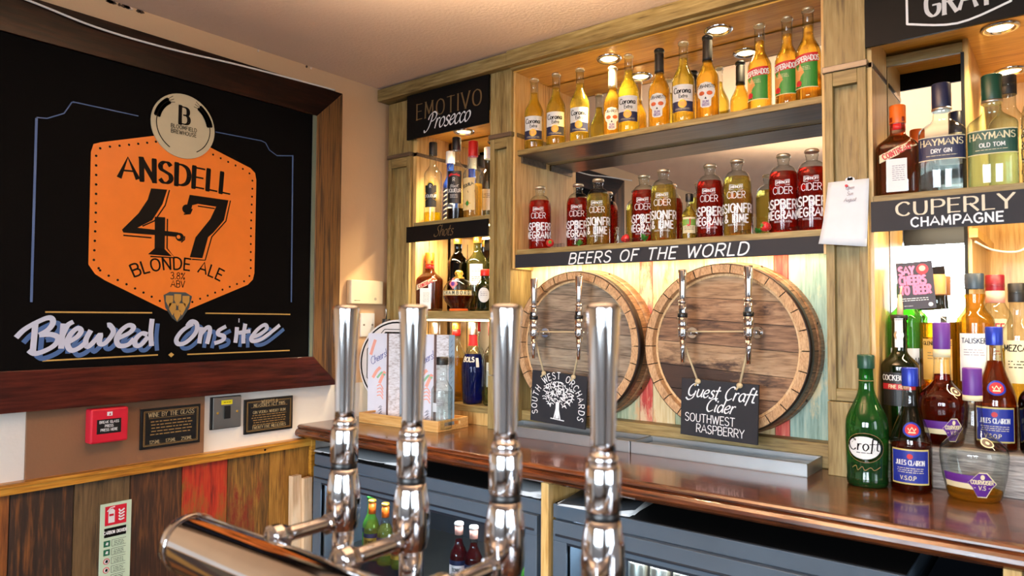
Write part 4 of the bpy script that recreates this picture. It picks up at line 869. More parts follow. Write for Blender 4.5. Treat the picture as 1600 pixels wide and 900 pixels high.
def menu(label, x, y, rz):
    o = thing('menu_stand', label, 'menu', (x, y, CTR+.0075), rz, 'menu stands in the wooden tray'); h = .316
    pl = [(-.09, -.036), (-.014, -.016), (.012, -.034), (.052, -.016), (.085, -.026)]
    th = .0022
    names = ('front_panel', 'side_panel', 'inner_panel', 'end_panel')
    for k in range(4):
        a, b = Vector(pl[k]), Vector(pl[k+1]); d = (b-a).normalized(); nrm = Vector((d.y, -d.x)); L_ = (b-a).length
        fn = lambda u, v, dd, a=a, d=d, nrm=nrm: (a.x+d.x*u+nrm.x*dd, a.y+d.y*u+nrm.y*dd, v)
        m = MB(); m.prism([(.0005, 0), (L_-.0005, 0), (L_-.0005, h), (.0005, h)], fn, -th, 0, (LILAC, PBROWN, DRIFT, PBLUE)[k])
        if k == 0:
            write(m, 'Cheers!', fn, .048, .215, .026, ROYAL, d=.0006, wd=.07, slant=.35, rot=.5, gap=.02)
            for (u, v, l, a_) in ((.012, .235, .06, 1.25), (.022, .15, .05, .9), (.05, .13, .05, 1.1)): 
                stroke(m, [(u, v), (u+l*math.cos(a_)*.5, v+l*.5), (u+l*math.cos(a_), v+l*math.sin(a_))], fn, .012, PINKINK, .0006, True)
            for j in range(4): stroke(m, [(.04, .12-j*.012), (.055, .125-j*.013), (.066, .108-j*.012)], fn, .004, PINKINK, .0006, True)
            stroke(m, [(.04, .15), (.06, .17), (.072, .16)], fn, .008, plain('printed_green', (140, 190, 150), .7), .0006, True)
            for j in range(8): stroke(m, [(.045+.004*(j % 3), .015+.004*j), (.062-.003*(j % 2), .02+.004*j)], fn, .0016, NAVY, .0006)
        elif k == 3:
            for j in range(16): stroke(m, [(.012+.004*(j % 2), .02+.018*j), (.024, .03+.018*j)], fn, .0015, NAVY, .0006)
        m.build(names[k], o)
menu('folded standing menu lettered Cheers, at the tray end nearest the chalkboard', -1.992, 1.79, .1)
menu('folded standing menu behind the clear spirit bottle in the tray', -1.768, 1.812, .1)
# round tin sign leaning against the pillar
o = thing('tin_sign', 'round white tin sign with angular black lettering leaning behind the menus', 'sign', (-2.012, 1.829, CTR+.206), .285)
fn = lambda u, v, d: (u, -d, v)
MB().prism(circle(0, 0, .168, 56), fn, -.006, 0, plain('tin_white', (222, 218, 216), .4)).build('disc', o, bevel=.001)
m = MB()
for r_, w_ in ((.158, .006), (.142, .003), (.128, .008)): stroke(m, [(r_*math.cos(2*PI*k/8+PI/8), r_*math.sin(2*PI*k/8+PI/8)) for k in range(9)] if r_ < .15 else circle(0, 0, r_, 48)+[(r_, 0)], fn, w_, INK)
write(m, 'GIN', fn, -.118, .03, .062, INK, wd=.2, align='l'); write(m, 'GUIDE', fn, -.118, -.045, .058, INK, wd=.2, wsc=.8, align='l'); write(m, 'FRESH', fn, -.105, -.072, .016, INK, align='l'); write(m, 'AND DRY', fn, -.1, -.098, .016, INK, align='l')
m.build('lettering', o)

# ------------------------------------------------------------------ bottles
CLEAR = glass('clear_glass'); GREENG = glass('green_glass', (78, 180, 86), 1.6, .12); DGREENG = glass('dark_green_glass', (70, 92, 36), 1.6, .12); BROWNG = glass('amber_glass', (196, 116, 44), 1.6, .1); DARKG = glass('near_black_glass', (40, 34, 30)); OLIVEG = glass('olive_glass', (150, 150, 84), 1.6, .15); BRIGHTG = glass('bright_green_glass', (150, 240, 110), 1.6, .2); PALEAQUA = glass('aqua_glass', (232, 248, 246))
BEER = liquid('pale_beer', (255, 226, 96)); AMBER = liquid('amber_beer', (255, 198, 72)); RASP = liquid('raspberry_cider', (214, 44, 30)); LIME = liquid('lime_cider', (252, 224, 110)); BRANDY = liquid('dark_brandy', (140, 44, 12)); WHISKY = liquid('whisky', (248, 190, 70)); TRIPLE = liquid('orange_liqueur', (150, 66, 14)); BLUEL = liquid('blue_liqueur', (20, 50, 180), .6, .2); YELL = liquid('yellow_liqueur', (246, 220, 30)); WATER = liquid('clear_spirit', (244, 248, 248), .9, .0); GINL = liquid('aqua_spirit', (214, 240, 238), .85, .02); COLA = liquid('black_liqueur', (26, 12, 8)); PORT = liquid('ruby_port', (70, 12, 14)); PINKL = liquid('pink_tonic', (150, 30, 50)); TEQ = liquid('gold_tequila', (250, 200, 90)); DRKGR = liquid('sherry_in_green', (70, 120, 20)); LEMONL = liquid('pale_lemon', (226, 236, 120))
def cosblend(r0, z0, r1, z1, n=7): return [(r0+(r1-r0)*(.5-.5*math.cos(PI*i/n)), z0+(z1-z0)*i/n) for i in range(n+1)]
def longneck(R, hb, hs, rn, hn): return [(R*.82, 0), (R*.96, .0025), (R, .007)]+cosblend(R, hb, rn, hs)+[(rn*.97, hn-.012), (rn*1.14, hn-.01), (rn*1.14, hn-.003), (rn*.95, hn)]
def rad(prof, z):
    for (r0, z0), (r1, z1) in zip(prof, prof[1:]):
        if z0 <= z <= z1: return r0+(r1-r0)*((z-z0)/(z1-z0) if z1 > z0 else 0)
    return prof[-1][0]
def bottle(name, label, cat, loc, prof, gm, liq=None, caps=(), deco=None, group=None, ex=2, sy=1, face=.8, rz=None, n=28):
    a = (math.atan2(-loc[0], loc[1])*face) if rz is None else rz
    o = thing(name, label, cat, loc, a, group)
    MB().lathe(prof, gm, n, ex=ex, sy=sy, cap1=False).build('glass_body', o)
    if liq:
        lm, lev = liq; lp = [(max(r-.0022, .001), max(z, .004)) for r, z in prof if z < lev]; lp.append((max(rad(prof, lev)-.0022, .001), lev))
        MB().lathe(lp, lm, n, ex=ex, sy=sy).build('liquid', o)
    for nm, cp, mt in caps: MB().lathe(cp, mt, 24).build(nm, o)
    if deco:
        def surf(Rr):
            def fn(u, v, d):
                t = -PI/2+u/Rr; r_ = rad(prof, v)+.0004+d; c, s = math.cos(t), math.sin(t)
                q = 1 if ex == 2 else 1/((abs(c)**ex+abs(s)**ex)**(1/ex)); return (r_*q*c, r_*q*s*sy-(0 if sy == 1 else d*.3), v)
            return fn
        deco(o, surf)
    return o
def patch(mb, fn, u0, u1, v0, v1, mat, d=0, nu=14, nv=2, wave=None):
    vs = [fn(u0+(u1-u0)*i/nu, (v0+(v1-v0)*j/nv)+(wave(i/nu) if wave else 0), d) for j in range(nv+1) for i in range(nu+1)]
    mb.add(vs, [(j*(nu+1)+i, j*(nu+1)+i+1, (j+1)*(nu+1)+i+1, (j+1)*(nu+1)+i) for j in range(nv) for i in range(nu)], mat)
def oval(mb, fn, cu, cv, ru, rv, mat, d=0, k=28, rings=4):
    vs = [fn(cu, cv, d)]+[fn(cu+ru*j/rings*math.cos(2*PI*i/k), cv+rv*j/rings*math.sin(2*PI*i/k), d) for j in range(1, rings+1) for i in range(k)]
    fs = [(0, 1+i, 1+(i+1) % k) for i in range(k)]+[(1+(j-1)*k+i, 1+j*k+i, 1+j*k+(i+1) % k, 1+(j-1)*k+(i+1) % k) for j in range(1, rings) for i in range(k)]
    mb.add(vs, fs, mat)
def shape(mb, fn, pts, mat, d=0, c=None, rings=4):
    """star-shaped outline filled in rings so that it follows a curved surface"""
    k = len(pts); c = c or (sum(p[0] for p in pts)/k, sum(p[1] for p in pts)/k)
    vs = [fn(c[0], c[1], d)]+[fn(c[0]+(p[0]-c[0])*j/rings, c[1]+(p[1]-c[1])*j/rings, d) for j in range(1, rings+1) for p in pts]
    fs = [(0, 1+i, 1+(i+1) % k) for i in range(k)]+[(1+(j-1)*k+i, 1+j*k+i, 1+j*k+(i+1) % k, 1+(j-1)*k+(i+1) % k) for j in range(1, rings) for i in range(k)]
    mb.add(vs, fs, mat)
def crown(z, r=.0135, mat=None): return ('crown_cap', [(r*1.0, z-.0075), (r*1.16, z-.007), (r*1.12, z-.002), (r*.95, z+.001), (.001, z+.0014)], mat or CROWN)
def cap(z0, z1, r, mat, nm='cap'): return (nm, [(r*.99, z0), (r, z0+.001), (r, z1-.002), (r*.93, z1), (.001, z1+.0002)], mat)

SH1, SH2, SHL1, SHL2, SHL3, SHR = .5752, .2292, .3582, .0182, -.3208, .2982
# --- top shelf: clear long-necks, skull beers, red and green labelled beers
COR = longneck(.0335, .126, .19, .0132, .25)
def d_cor(o, S):
    f = S(.0335); m = MB(); patch(m, f, -.034, .034, .062, .112, LABELW, .0003); patch(m, f, -.034, .034, .03, .062, NAVY, .0003); patch(m, f, -.034, .034, .0295, .0315, GOLDF, .0006)
    oval(m, f, 0, .054, .0125, .0125, GOLDF, .0009); oval(m, f, 0, .054, .008, .008, plain('label_gold', (226, 176, 90), .5), .0012)
    write(m, 'Corona', f, -.001, .086, .0165, INK, d=.001, wd=.17, gap=.08, pen=(0, .5)); write(m, 'Extra', f, .002, .072, .0105, INK, d=.001, wd=.15, gap=.08); small_print(m, f, 0, .068, .04, .0028, 1, GOLDF, .001); small_print(m, f, 0, .04, .05, .003, 2, LABELC, .0008)
    m.build('label', o)
def d_sku(o, S):
    f = S(.031); m = MB(); pts = [(0, .106), (.014, .103), (.024, .092), (.026, .078), (.022, .064), (.015, .057), (.0145, .036), (.008, .031), (-.008, .031), (-.0145, .036), (-.015, .057), (-.022, .064), (-.026, .078), (-.024, .092), (-.014, .103)]
    shape(m, f, pts, LABELW, .0004, (0, .07)); 
    for s in (-1, 1): oval(m, f, s*.0105, .073, .0078, .0062, plain('skull_orange', (190, 82, 30), .5), .0008, 16, 3)
    shape(m, f, [(0, .063), (.003, .056), (-.003, .056)], INK, .0008); write(m, 'CUBANISTO', f, 0, .089, .009, INK, d=.0008, wd=.14, gap=.12); write(m, 'RUM', f, 0, .045, .007, PURPLE, d=.0008, wd=.16); write(m, 'BEER', f, 0, .036, .007, PURPLE, d=.0008, wd=.16); m.build('label', o, label='white skull shaped label')
def d_des(o, S):
    f = S(.0305); m = MB(); patch(m, f, -.03, .03, .03, .098, LABELG, .0003); patch(m, f, -.0315, .0315, .092, .116, LABELR, .0004, wave=lambda t: .006*t)
    shape(m, f, [(-.03, .03), (-.008, .03), (-.014, .05), (-.002, .07), (-.012, .094), (-.03, .094)], plain('label_tan', (216, 150, 80), .5), .0007); oval(m, f, -.016, .042, .008, .008, LABELR, .001, 16, 3)
    write(m, 'DESPERADOS', f, 0, .098, .0135, LABELW, d=.0009, wd=.2, wsc=.75, gap=.1, rot=.1); small_print(m, f, -.004, .084, .032, .004, 3, LABELC, .001); patch(m, f, -.0315, .0315, .0285, .0305, LABELC, .0009); m.build('label', o)
def beer(kind, label, x, y, face=.8, proto=None):
    loc = (x, y, SH1); a = math.atan2(-x, y)*face
    if proto: return copy_tree(proto, label, loc, a, {'c': 'clear long-necked beers', 's': 'skull labelled beers', 'd': 'red and green labelled beers'}[kind])
    if kind == 'c': return bottle('beer_bottle', label, 'bottle', loc, COR, CLEAR, (BEER, .2), [crown(.251)], d_cor, 'clear long-necked beers', face=face)
    if kind == 's': return bottle('beer_bottle', label, 'bottle', loc, longneck(.033, .118, .178, .0135, .25), CLEAR, (AMBER, .185), [crown(.251, .0138, LABELBLK), ('neck_foil', [(.0150, .176), (.0143, .185), (.014, .236), (.0138, .237)], LABELBLK)], d_sku, 'skull labelled beers', face=face)
    return bottle('beer_bottle', label, 'bottle', loc, longneck(.0325, .126, .18, .0138, .25), CLEAR, (AMBER, .202), [crown(.251)], d_des, 'red and green labelled beers', face=face)
c0 = beer('c', 'clear long-necked beer bottle nearest the left pillar on the top shelf', -1.452, 1.943)
for lb, x, y in (('second clear long-necked beer bottle from the left pillar, top shelf', -1.362, 1.947), ('third clear long-necked beer bottle from the left pillar, top shelf', -1.27, 1.953),
                 ('clear long-necked beer bottle in front of the silver-necked skull bottle', -1.082, 1.944), ('clear long-necked beer bottle between the two dark-necked skull bottles', -.9, 1.95)): beer('c', lb, x, y, .8, c0)
s0 = beer('s', 'dark-necked skull beer bottle left of the tall clear long-neck', -.985, 1.962, .55)
beer('s', 'dark-necked skull beer bottle just right of the clear long-neck', -.826, 1.955, .55, s0)
q = bottle('beer_bottle', 'skull beer bottle with silver neck, behind a clear long-neck', 'bottle', (-1.172, 2.0, SH1), longneck(.031, .118, .178, .0135, .245), CLEAR, (AMBER, .185), [crown(.246, .0138), ('neck_foil', [(.0150, .176), (.0143, .185), (.014, .236), (.0138, .237)], SILVERCAP)], d_sku, 'skull labelled beers')
d0 = beer('d', 'leftmost of the three red and green labelled beers', -.676, 1.963, .05)
beer('d', 'middle one of the three red and green labelled beers', -.6, 1.962, .05, d0); beer('d', 'red and green labelled beer nearest the right pillar', -.538, 1.938, .05, d0)
# --- middle shelf: ciders
CID = [(.032, 0), (.0375, .002), (.039, .008)]+[(.0155+.0235*math.cos(t), .142+.044*math.sin(t)) for t in [PI/2*k/8 for k in range(9)]]+[(.0148, .198), (.0165, .201), (.0165, .21), (.0145, .214)]
def d_cid(a, b):
    def f_(o, S):
        f = S(.039); m = MB(); T_ = CHALK
        stroke(m, [(-.018, .128), (.018, .128), (.018, .142), (-.018, .142), (-.018, .128)], f, .0014, T_, .0008); write(m, 'SMIRNOFF', f, 0, .1315, .0072, T_, d=.0008, wd=.18, gap=.12)
        write(m, 'CIDER', f, 0, .104, .0185, T_, d=.0008, wd=.09, gap=.1)
        write(m, a, f, 0, .064, .024, T_, d=.0008, clip=.052, wd=.17, gap=.16, wsc=.9); write(m, b, f, 0, .036, .022, T_, d=.0008, clip=.052, wd=.17, gap=.16, wsc=.85); small_print(m, f, 0, .03, .05, .003, 2, T_, .0008)
        m.build('print', o)
    return f_
def cider(kind, label, x, y, proto=None):
    loc = (x, y, SH2); g = 'raspberry red cider bottles' if kind == 'r' else 'golden cider bottles'
    if proto: return copy_tree(proto, label, loc, math.atan2(-x, y)*.75, g)
    return bottle('cider_bottle', label, 'bottle', loc, CID, CLEAR, (RASP if kind == 'r' else LIME, .168), [crown(.2175, .0165)], d_cid('RASPBERRY', 'POMEGRANATE') if kind == 'r' else d_cid('PASSIONFRUIT', '& LIME'), g, face=.75)
r0 = cider('r', 'red cider bottle by itself at the left end of the middle shelf', -1.432, 1.952)
l0 = cider('l', 'golden cider bottle nearest the left end of the middle shelf', -1.2, 1.956)
for k, lb, x, y in (('r', 'red cider bottle tucked left of the first golden cider', -1.3, 1.99), ('r', 'red cider bottle tucked left of the second golden cider', -1.053, 1.99), ('l', 'golden cider bottle just left of the small green-labelled bottle', -.966, 1.95),
                    ('r', 'red cider bottle right of the small green-labelled bottle', -.825, 1.966), ('l', 'rightmost of the golden cider bottles, beside a red one', -.739, 1.953),
                    ('r', 'red cider bottle second from the right pillar', -.613, 1.962), ('r', 'red cider bottle hard against the right pillar', -.535, 1.95)): cider(k, lb, x, y, r0 if k == 'r' else l0)
def d_min(o, S):
    f = S(.024); m = MB(); patch(m, f, -.02, .02, .022, .07, LABELC, .0003); patch(m, f, -.02, .02, .045, .064, plain('label_mid_green', (110, 150, 60), .5), .0006); write(m, 'J', f, 0, .045, .02, LABELR, d=.001, wd=.2); small_print(m, f, 0, .04, .03, .004, 3, INK, .0008); m.build('label', o)
bottle('cider_bottle', 'small short bottle with green and cream label and dark cap, middle shelf', 'bottle', (-.9, 1.99, SH2), longneck(.024, .078, .105, .0095, .14), CLEAR, (LIME, .105), [cap(.12, .143, .0118, LABELBLK)], d_min)
# fruit, mint and ice
def straw(label, x, y, z, rz):
    o = thing('strawberry', label, 'fruit', (x, y, z), rz, 'strawberries on the cider shelf'); m = MB(); m.lathe([(.001, -.0), (.006, .002), (.0115, .009), (.0138, .018), (.012, .025), (.006, .028), (.001, .0285)], STRAW, 16)
    for k in range(30): t, z_ = k*2.4, .004+.021*k/30; r_ = rad([(.001, 0), (.006, .002), (.0115, .009), (.0138, .018), (.012, .025), (.006, .028)], z_); m.ball((r_*math.cos(t), r_*math.sin(t), z_), .0008, LABELC, 4)
    b = m.build('berry', o, rot=(1.35, 0, 0), loc=(0, 0, .013)); c = MB()
    for k in range(6): t = k*PI/3; c.add([(0, 0, .029), (.004*math.cos(t+.5), .004*math.sin(t+.5), .0295), (.011*math.cos(t), .011*math.sin(t), .027), (.004*math.cos(t-.5), .004*math.sin(t-.5), .0295)], [(0, 1, 2, 3)], LEAF)
    c.build('calyx', o, rot=(1.35, 0, 0), loc=(0, 0, .013))
straw('strawberry beside the leftmost red cider', -1.376, 1.935, SH2, .6); straw('strawberry left of the second pair of ciders', -1.107, 1.94, SH2, 2.0); straw('strawberry in front of the red cider near the right pillar', -.636, 1.922, SH2, -.6)
def mint(label, x, y, z):
    m = MB(); rn = random.Random(int(x*-900))
    for k in range(13):
        t, e = rn.uniform(0, 2*PI), rn.uniform(.1, 1.1); l = rn.uniform(.016, .026); d = Vector((math.cos(t)*math.cos(e), math.sin(t)*math.cos(e), math.sin(e))); s = Vector((-math.sin(t), math.cos(t), 0)); b = Vector((0, 0, .004))
        p = [b, b+d*l*.35+s*l*.3, b+d*l*.7+s*l*.24, b+d*l, b+d*l*.7-s*l*.24, b+d*l*.35-s*l*.3, b+d*l*.5+Vector((0, 0, -.002))]
        m.add(p, [(0, 1, 6), (1, 2, 6), (2, 3, 6), (3, 4, 6), (4, 5, 6), (5, 0, 6)], LEAF)
    m.lathe([(.004, 0), (.003, .006)], LEAF, 8); o = m.build('mint_sprig', None, loc=(x, y, z)); tag(o, label, 'herb', 'mint sprigs on the cider shelf')
mint('mint sprig before the first golden cider', -1.256, 1.928, SH2); mint('mint sprig before the second golden cider', -1.018, 1.928, SH2); mint('mint sprig beside the strawberry near the right pillar', -.668, 1.93, SH2)
ICE = glass('ice', (244, 248, 250), 1.31); rn = random.Random(3)
spots = []
for x0, x1, n_, nm in ((-1.345, -1.31, 3, 'between the first two red ciders'), (-1.085, -1.03, 5, 'around the middle strawberry'), (-.86, -.79, 5, 'in front of the red cider mid shelf'), (-.73, -.69, 3, 'in front of the golden cider mid shelf'), (-.61, -.52, 5, 'in front of the ciders by the right pillar')):
    m = MB()
    for k in range(n_): spots.append((x0+(x1-x0)*(k+.5)/n_, 1.918+rn.uniform(-.002, .004), nm, k))
proto = None
for x, y, nm, k in spots:
    if proto is None:
        m = MB(); m.box(-.0068, .0068, -.0066, .0066, .0001, .012, ICE); proto = m.build('ice_cube', None, bevel=.002); ic = proto
    else: ic = proto.copy(); COL.objects.link(ic)
    ic.location = (x, y, SH2); ic.rotation_euler = (0, 0, k*.7); tag(ic, 'clear acrylic ice cube lying '+nm, 'ice cube', 'ice cubes '+nm)

# --- left bay, upper shelf
def lbl(o, S, R, u, v0, v1, mat, texts, nm='label', extra=None):
    f = S(R); m = MB(); patch(m, f, -u, u, v0, v1, mat, .0003)
    for t, v, s, mt in texts: write(m, t, f, 0, v, s, mt, d=.0008, wd=.16, gap=.14, wsc=.9) if t else small_print(m, f, 0, v, u*1.4, s, 3, mt, .0008)
    if extra: extra(m, f)
    m.build(nm, o)
LIQ = [(.029, 0), (.0335, .002), (.0345, .006)]+cosblend(.0345, .19, .0135, .232)+[(.0135, .285), (.0145, .287), (.0145, .30)]
def e_lem(m, f):
    shape(m, f, [(-.022, .085), (.022, .085), (.026, .1), (.022, .118), (-.022, .118), (-.026, .1)], GOLDF, .0006); shape(m, f, [(-.02, .088), (.02, .088), (.023, .101), (.02, .115), (-.02, .115), (-.023, .101)], LABELBLK, .0009); write(m, 'LIQUEUR', f, 0, .098, .0105, LABELW, d=.0013, wd=.16); oval(m, f, 0, .146, .013, .013, plain('label_yellow', (240, 205, 60), .5), .0006, 18, 3); oval(m, f, 0, .142, .012, .012, LABELBLK, .0009, 18, 3); write(m, 'R', f, 0, .134, .012, LABELW, d=.0013)
bottle('liqueur_bottle', 'tall slim bottle with black cap, black label and a little yellow liqueur', 'bottle', (-1.945, 1.945, SHL1), LIQ, CLEAR, (YELL, .042), [cap(.268, .318, .0165, LABELBLK)], lambda o, S: lbl(o, S, .034, .023, .06, .145, LABELBLK, [], extra=e_lem), face=.65)
def e_wk(m, f):
    for k in range(7): stroke(m, [(-.024, .02+k*.018), (.0, .03+k*.018), (.024, .022+k*.018)], f, .005, LABELW, .0008, True)
bottle('liqueur_bottle', 'blue bottle with white cap standing behind the slim liqueurs', 'bottle', (-1.925, 2.022, SHL1), longneck(.031, .15, .2, .0145, .285), glass('blue_glass', (70, 120, 240), 1.6, .3), (BLUEL, .17), [cap(.245, .294, .0185, WHITECAP)], lambda o, S: lbl(o, S, .031, .026, .015, .145, NAVY, [], extra=e_wk))
def e_bl(m, f):
    shape(m, f, [(-.022, .17), (-.012, .176), (.012, .176), (.022, .17), (.022, .163), (-.022, .163)], LABELR, .0006); write(m, 'R', f, 0, .145, .014, LABELW, d=.0008); write(m, 'Black', f, 0, .122, .011, LABELW, d=.0008, slant=.3); write(m, 'LIQUEUR', f, 0, .104, .013, LABELW, d=.0008, wd=.17, wsc=.95); small_print(m, f, 0, .095, .03, .004, 4, LABELW, .0008)
bottle('liqueur_bottle', 'tall slim bottle with black cap and long black label, dark liqueur low inside', 'bottle', (-1.818, 1.943, SHL1), [(r*1.03, z) for r, z in LIQ], CLEAR, (COLA, .045), [cap(.268, .318, .0168, LABELBLK)], lambda o, S: lbl(o, S, .0355, .029, .062, .185, LABELBLK, [], extra=e_bl), face=.65)
def e_tq(m, f):
    write(m, 'TEQUILA', f, -.002, .118, .0105, LABELBLK, d=.0009, wd=.2, rot=.28); oval(m, f, -.002, .055, .014, .014, GOLDF, .0006, 4, 3); oval(m, f, -.002, .055, .006, .009, LABELG, .0009, 12, 2); stroke(m, [(-.026, .085), (0, .098), (.026, .1)], f, .008, plain('label_brown', (150, 84, 34), .5), .0006)
bottle('tequila_bottle', 'clear tequila bottle with red cap and gold spirit beside the pillar', 'bottle', (-1.738, 1.948, SHL1), longneck(.0375, .165, .215, .0155, .268), CLEAR, (TEQ, .13), [cap(.235, .292, .0185, REDCAP)], lambda o, S: lbl(o, S, .0375, .026, .03, .15, plain('label_parchment', (238, 206, 140), .5), [], extra=e_tq), face=.3)
bottle('spirit_bottle', 'clear bottle with white cap half hidden behind the red-capped tequila', 'bottle', (-1.735, 2.032, SHL1), longneck(.034, .17, .21, .0145, .262), CLEAR, (WATER, .15), [cap(.24, .285, .0165, WHITECAP)], lambda o, S: lbl(o, S, .034, .026, .04, .12, LABELW, [('', .1, .006, INK)]))
# --- left bay, second shelf
SQ = [(.042, 0), (.0455, .003), (.0465, .01), (.0465, .115)]+cosblend(.0465, .12, .0165, .16, 8)+[(.0155, .185), (.0165, .187), (.0165, .197)]
def e_cnt(m, f):
    shape(m, f, [(-.0, .095), (.044, .118), (.044, .14), (-.0, .117), (-.036, .1), (-.036, .08)], LABELC, .0007, (0, .107)); write(m, 'COINTREAU', f, .002, .099, .0125, LABELR, d=.0011, wd=.2, rot=.38, wsc=.75); small_print(m, f, .004, .07, .03, .005, 8, GREYINK, .0009)
def cointreau(label, loc, face, proto=None):
    return bottle('liqueur_bottle', label, 'bottle', loc, SQ, BROWNG, (TRIPLE, .15), [cap(.182, .228, .0185, ORCAP), ('neck_band', [(.0178, .165), (.0172, .181)], REDCAP)], lambda o, S: lbl(o, S, .052, .023, .008, .088, LABELW, [], extra=e_cnt), 'square amber liqueur bottles', ex=5, sy=.95, face=face)
cointreau('square amber liqueur bottle with orange cap, left bay above the menus', (-1.967, 1.955, SHL2), .55)
DT = [(.036, 0), (.04, .003), (.041, .01)]+cosblend(.041, .185, .0155, .235)+[(.0155, .27), (.017, .272), (.017, .288)]
def e_dt(m, f): shape(m, f, [(-.03, .105), (-.012, .128), (.006, .105), (-.012, .085)], plain('label_pink', (230, 120, 130), .5), .0008); oval(m, f, -.012, .106, .008, .009, PURPLE, .0012, 14, 2)
bottle('liqueur_bottle', 'tall dark brown bottle standing behind the round decanter', 'bottle', (-1.878, 2.02, SHL2), DT, DARKG, (COLA, .2), [cap(.262, .292, .0175, GOLDF)], lambda o, S: lbl(o, S, .041, .001, .1, .101, LABELW, [], extra=e_dt))
bottle('liqueur_bottle', 'tall olive glass bottle behind the round decanter', 'bottle', (-1.79, 2.036, SHL2), DT, OLIVEG, None, [cap(.262, .292, .0175, GOLDF)], lambda o, S: lbl(o, S, .041, .026, .1, .18, LABELW, [('', .165, .007, GOLDP), ('', .13, .007, INK)]))
CH = [(.03, 0), (.032, .004), (.03, .010)]+[(.059*math.sin(t), .066-.059*math.cos(t)) for t in [.62+.21*k for k in range(10)]]+[(.02, .119), (.018, .124), (.02, .128)]
def e_ch(m, f): patch(m, f, -.068, .068, .0745, .0765, GOLDF, .0006); patch(m, f, -.068, .068, .0565, .0585, GOLDF, .0006); write(m, 'CHAMBORD', f, 0, .061, .0125, INK, d=.0006, wd=.16, gap=.55)
bottle('decanter', 'round globe decanter of dark liqueur with gold band, left bay', 'bottle', (-1.79, 1.932, SHL2), CH, CLEAR, (BRANDY, .06), [('stopper', [(.02, .12), (.02, .124), (.012, .13), (.017, .14), (.012, .15), (.001, .153)], GOLDF), ('foot', [(.034, 0), (.036, .002), (.033, .009)], ORCAP)], lambda o, S: lbl(o, S, .059, .068, .058, .075, LABELC, [], extra=e_ch), face=.7)
def jag(o, S): f = S(.036); m = MB(); oval(m, f, 0, .058, .021, .027, LABELW, .0004); small_print(m, f, 0, .068, .025, .006, 3, GREYINK, .0008); m.build('label', o)
bottle('liqueur_bottle', 'green bottle with oval white label and red top beside the pillar', 'bottle', (-1.678, 1.952, SHL2), longneck(.036, .085, .12, .0155, .145), DGREENG, (DRKGR, .1), [cap(.128, .152, .0185, REDCAP)], jag)
# --- left bay, bottom shelf
BOLS = [(.032, 0), (.036, .003), (.038, .02), (.0425, .11), (.042, .135)]+cosblend(.041, .14, .0145, .235, 9)+[(.0145, .262), (.0155, .264), (.0155, .28)]
def d_bols(o, S):
    f = S(.042); m = MB(); write(m, 'BOLS', f, -.012, .155, .016, LABELW, d=.0006, wd=.24, wsc=1.1); patch(m, f, .018, .03, .135, .168, LABELW, .0005); m.build('print', o)
    MB().lathe([(rad(BOLS, .212)+.0006, .212), (rad(BOLS, .225)+.0008, .225), (.0152, .245), (.0152, .255)], LABELR, 24, cap0=False, cap1=False).build('neck_label', o)
def bols(label, x, y, lm, capm, lev=.18, z=SHL3): return bottle('liqueur_bottle', label, 'bottle', (x, y, z), BOLS, CLEAR, (lm, lev), [cap(.252, .298, .0172, capm)], d_bols)
bols('bright blue liqueur bottle with silver cap and red neck label', -1.735, 1.952, BLUEL, SILVERCAP)
bottle('spirit_bottle', 'clear bottle with silver cap behind the standing menus', 'bottle', (-1.945, 1.97, SHL3), longneck(.036, .17, .22, .0145, .27), CLEAR, (WATER, .16), [cap(.25, .296, .0175, SILVERCAP)])
bottle('spirit_bottle', 'bottle with gold cap and red collar behind the menus', 'bottle', (-1.84, 1.975, SHL3), longneck(.036, .17, .22, .0145, .27), CLEAR, (WHISKY, .16), [cap(.27, .296, .0168, GOLDF), ('collar', [(.0162, .245), (.0165, .27)], REDCAP)])
bottle('spirit_bottle', 'bottle with red cap just behind the bright blue liqueur', 'bottle', (-1.788, 2.03, SHL3), longneck(.034, .17, .22, .0145, .285), CLEAR, (TEQ, .1), [cap(.262, .311, .0172, REDCAP)])
bottle('spirit_bottle', 'clear bottle with silver cap and gold neck right of the blue liqueur', 'bottle', (-1.693, 2.02, SHL3), longneck(.034, .17, .22, .0145, .28), CLEAR, (LEMONL, .1), [cap(.268, .302, .0172, SILVERCAP), ('collar', [(.0165, .235), (.0165, .268)], GOLDF)], lambda o, S: lbl(o, S, .034, .024, .06, .15, LABELW, [('', .14, .008, LABELR)]))
bottle('spirit_bottle', 'bottle with dark red cap half hidden by the pillar, lowest left shelf', 'bottle', (-1.646, 1.96, SHL3), longneck(.034, .17, .22, .0145, .285), CLEAR, (WATER, .12), [cap(.25, .306, .0172, DARKREDCAP)])
# vodka in the tray, pourer bottle behind
def d_vod(o, S):
    f = S(.036); m = MB(); small_print(m, f, 0, .1, .03, .006, 4, GREYINK, .0006); patch(m, f, -.03, -.012, .06, .09, plain('frosted_print', (206, 212, 216), .6), .0004); small_print(m, f, .01, .045, .02, .004, 3, GREYINK, .0006); m.build('print', o)
bottle('spirit_bottle', 'clear spirit bottle with black cap standing in the wooden tray', 'bottle', (-1.688, 1.742, CTR+.0072), longneck(.036, .128, .168, .0185, .235), CLEAR, (WATER, .125), [cap(.216, .243, .0205, LABELBLK)], d_vod)
bottle('spirit_bottle', 'bottle with red collar and steel pourer rising behind the first menu', 'bottle', (-2.1, 1.852, CTR), longneck(.0255, .21, .27, .0145, .355), CLEAR, (WATER, .12), [cap(.33, .355, .0185, LABELR, 'collar'), cap(.355, .377, .0165, LABELBLK, 'pourer_stopper'), ('spout', [(.0035, .375), (.003, .415), (.0025, .417)], STEEL)])

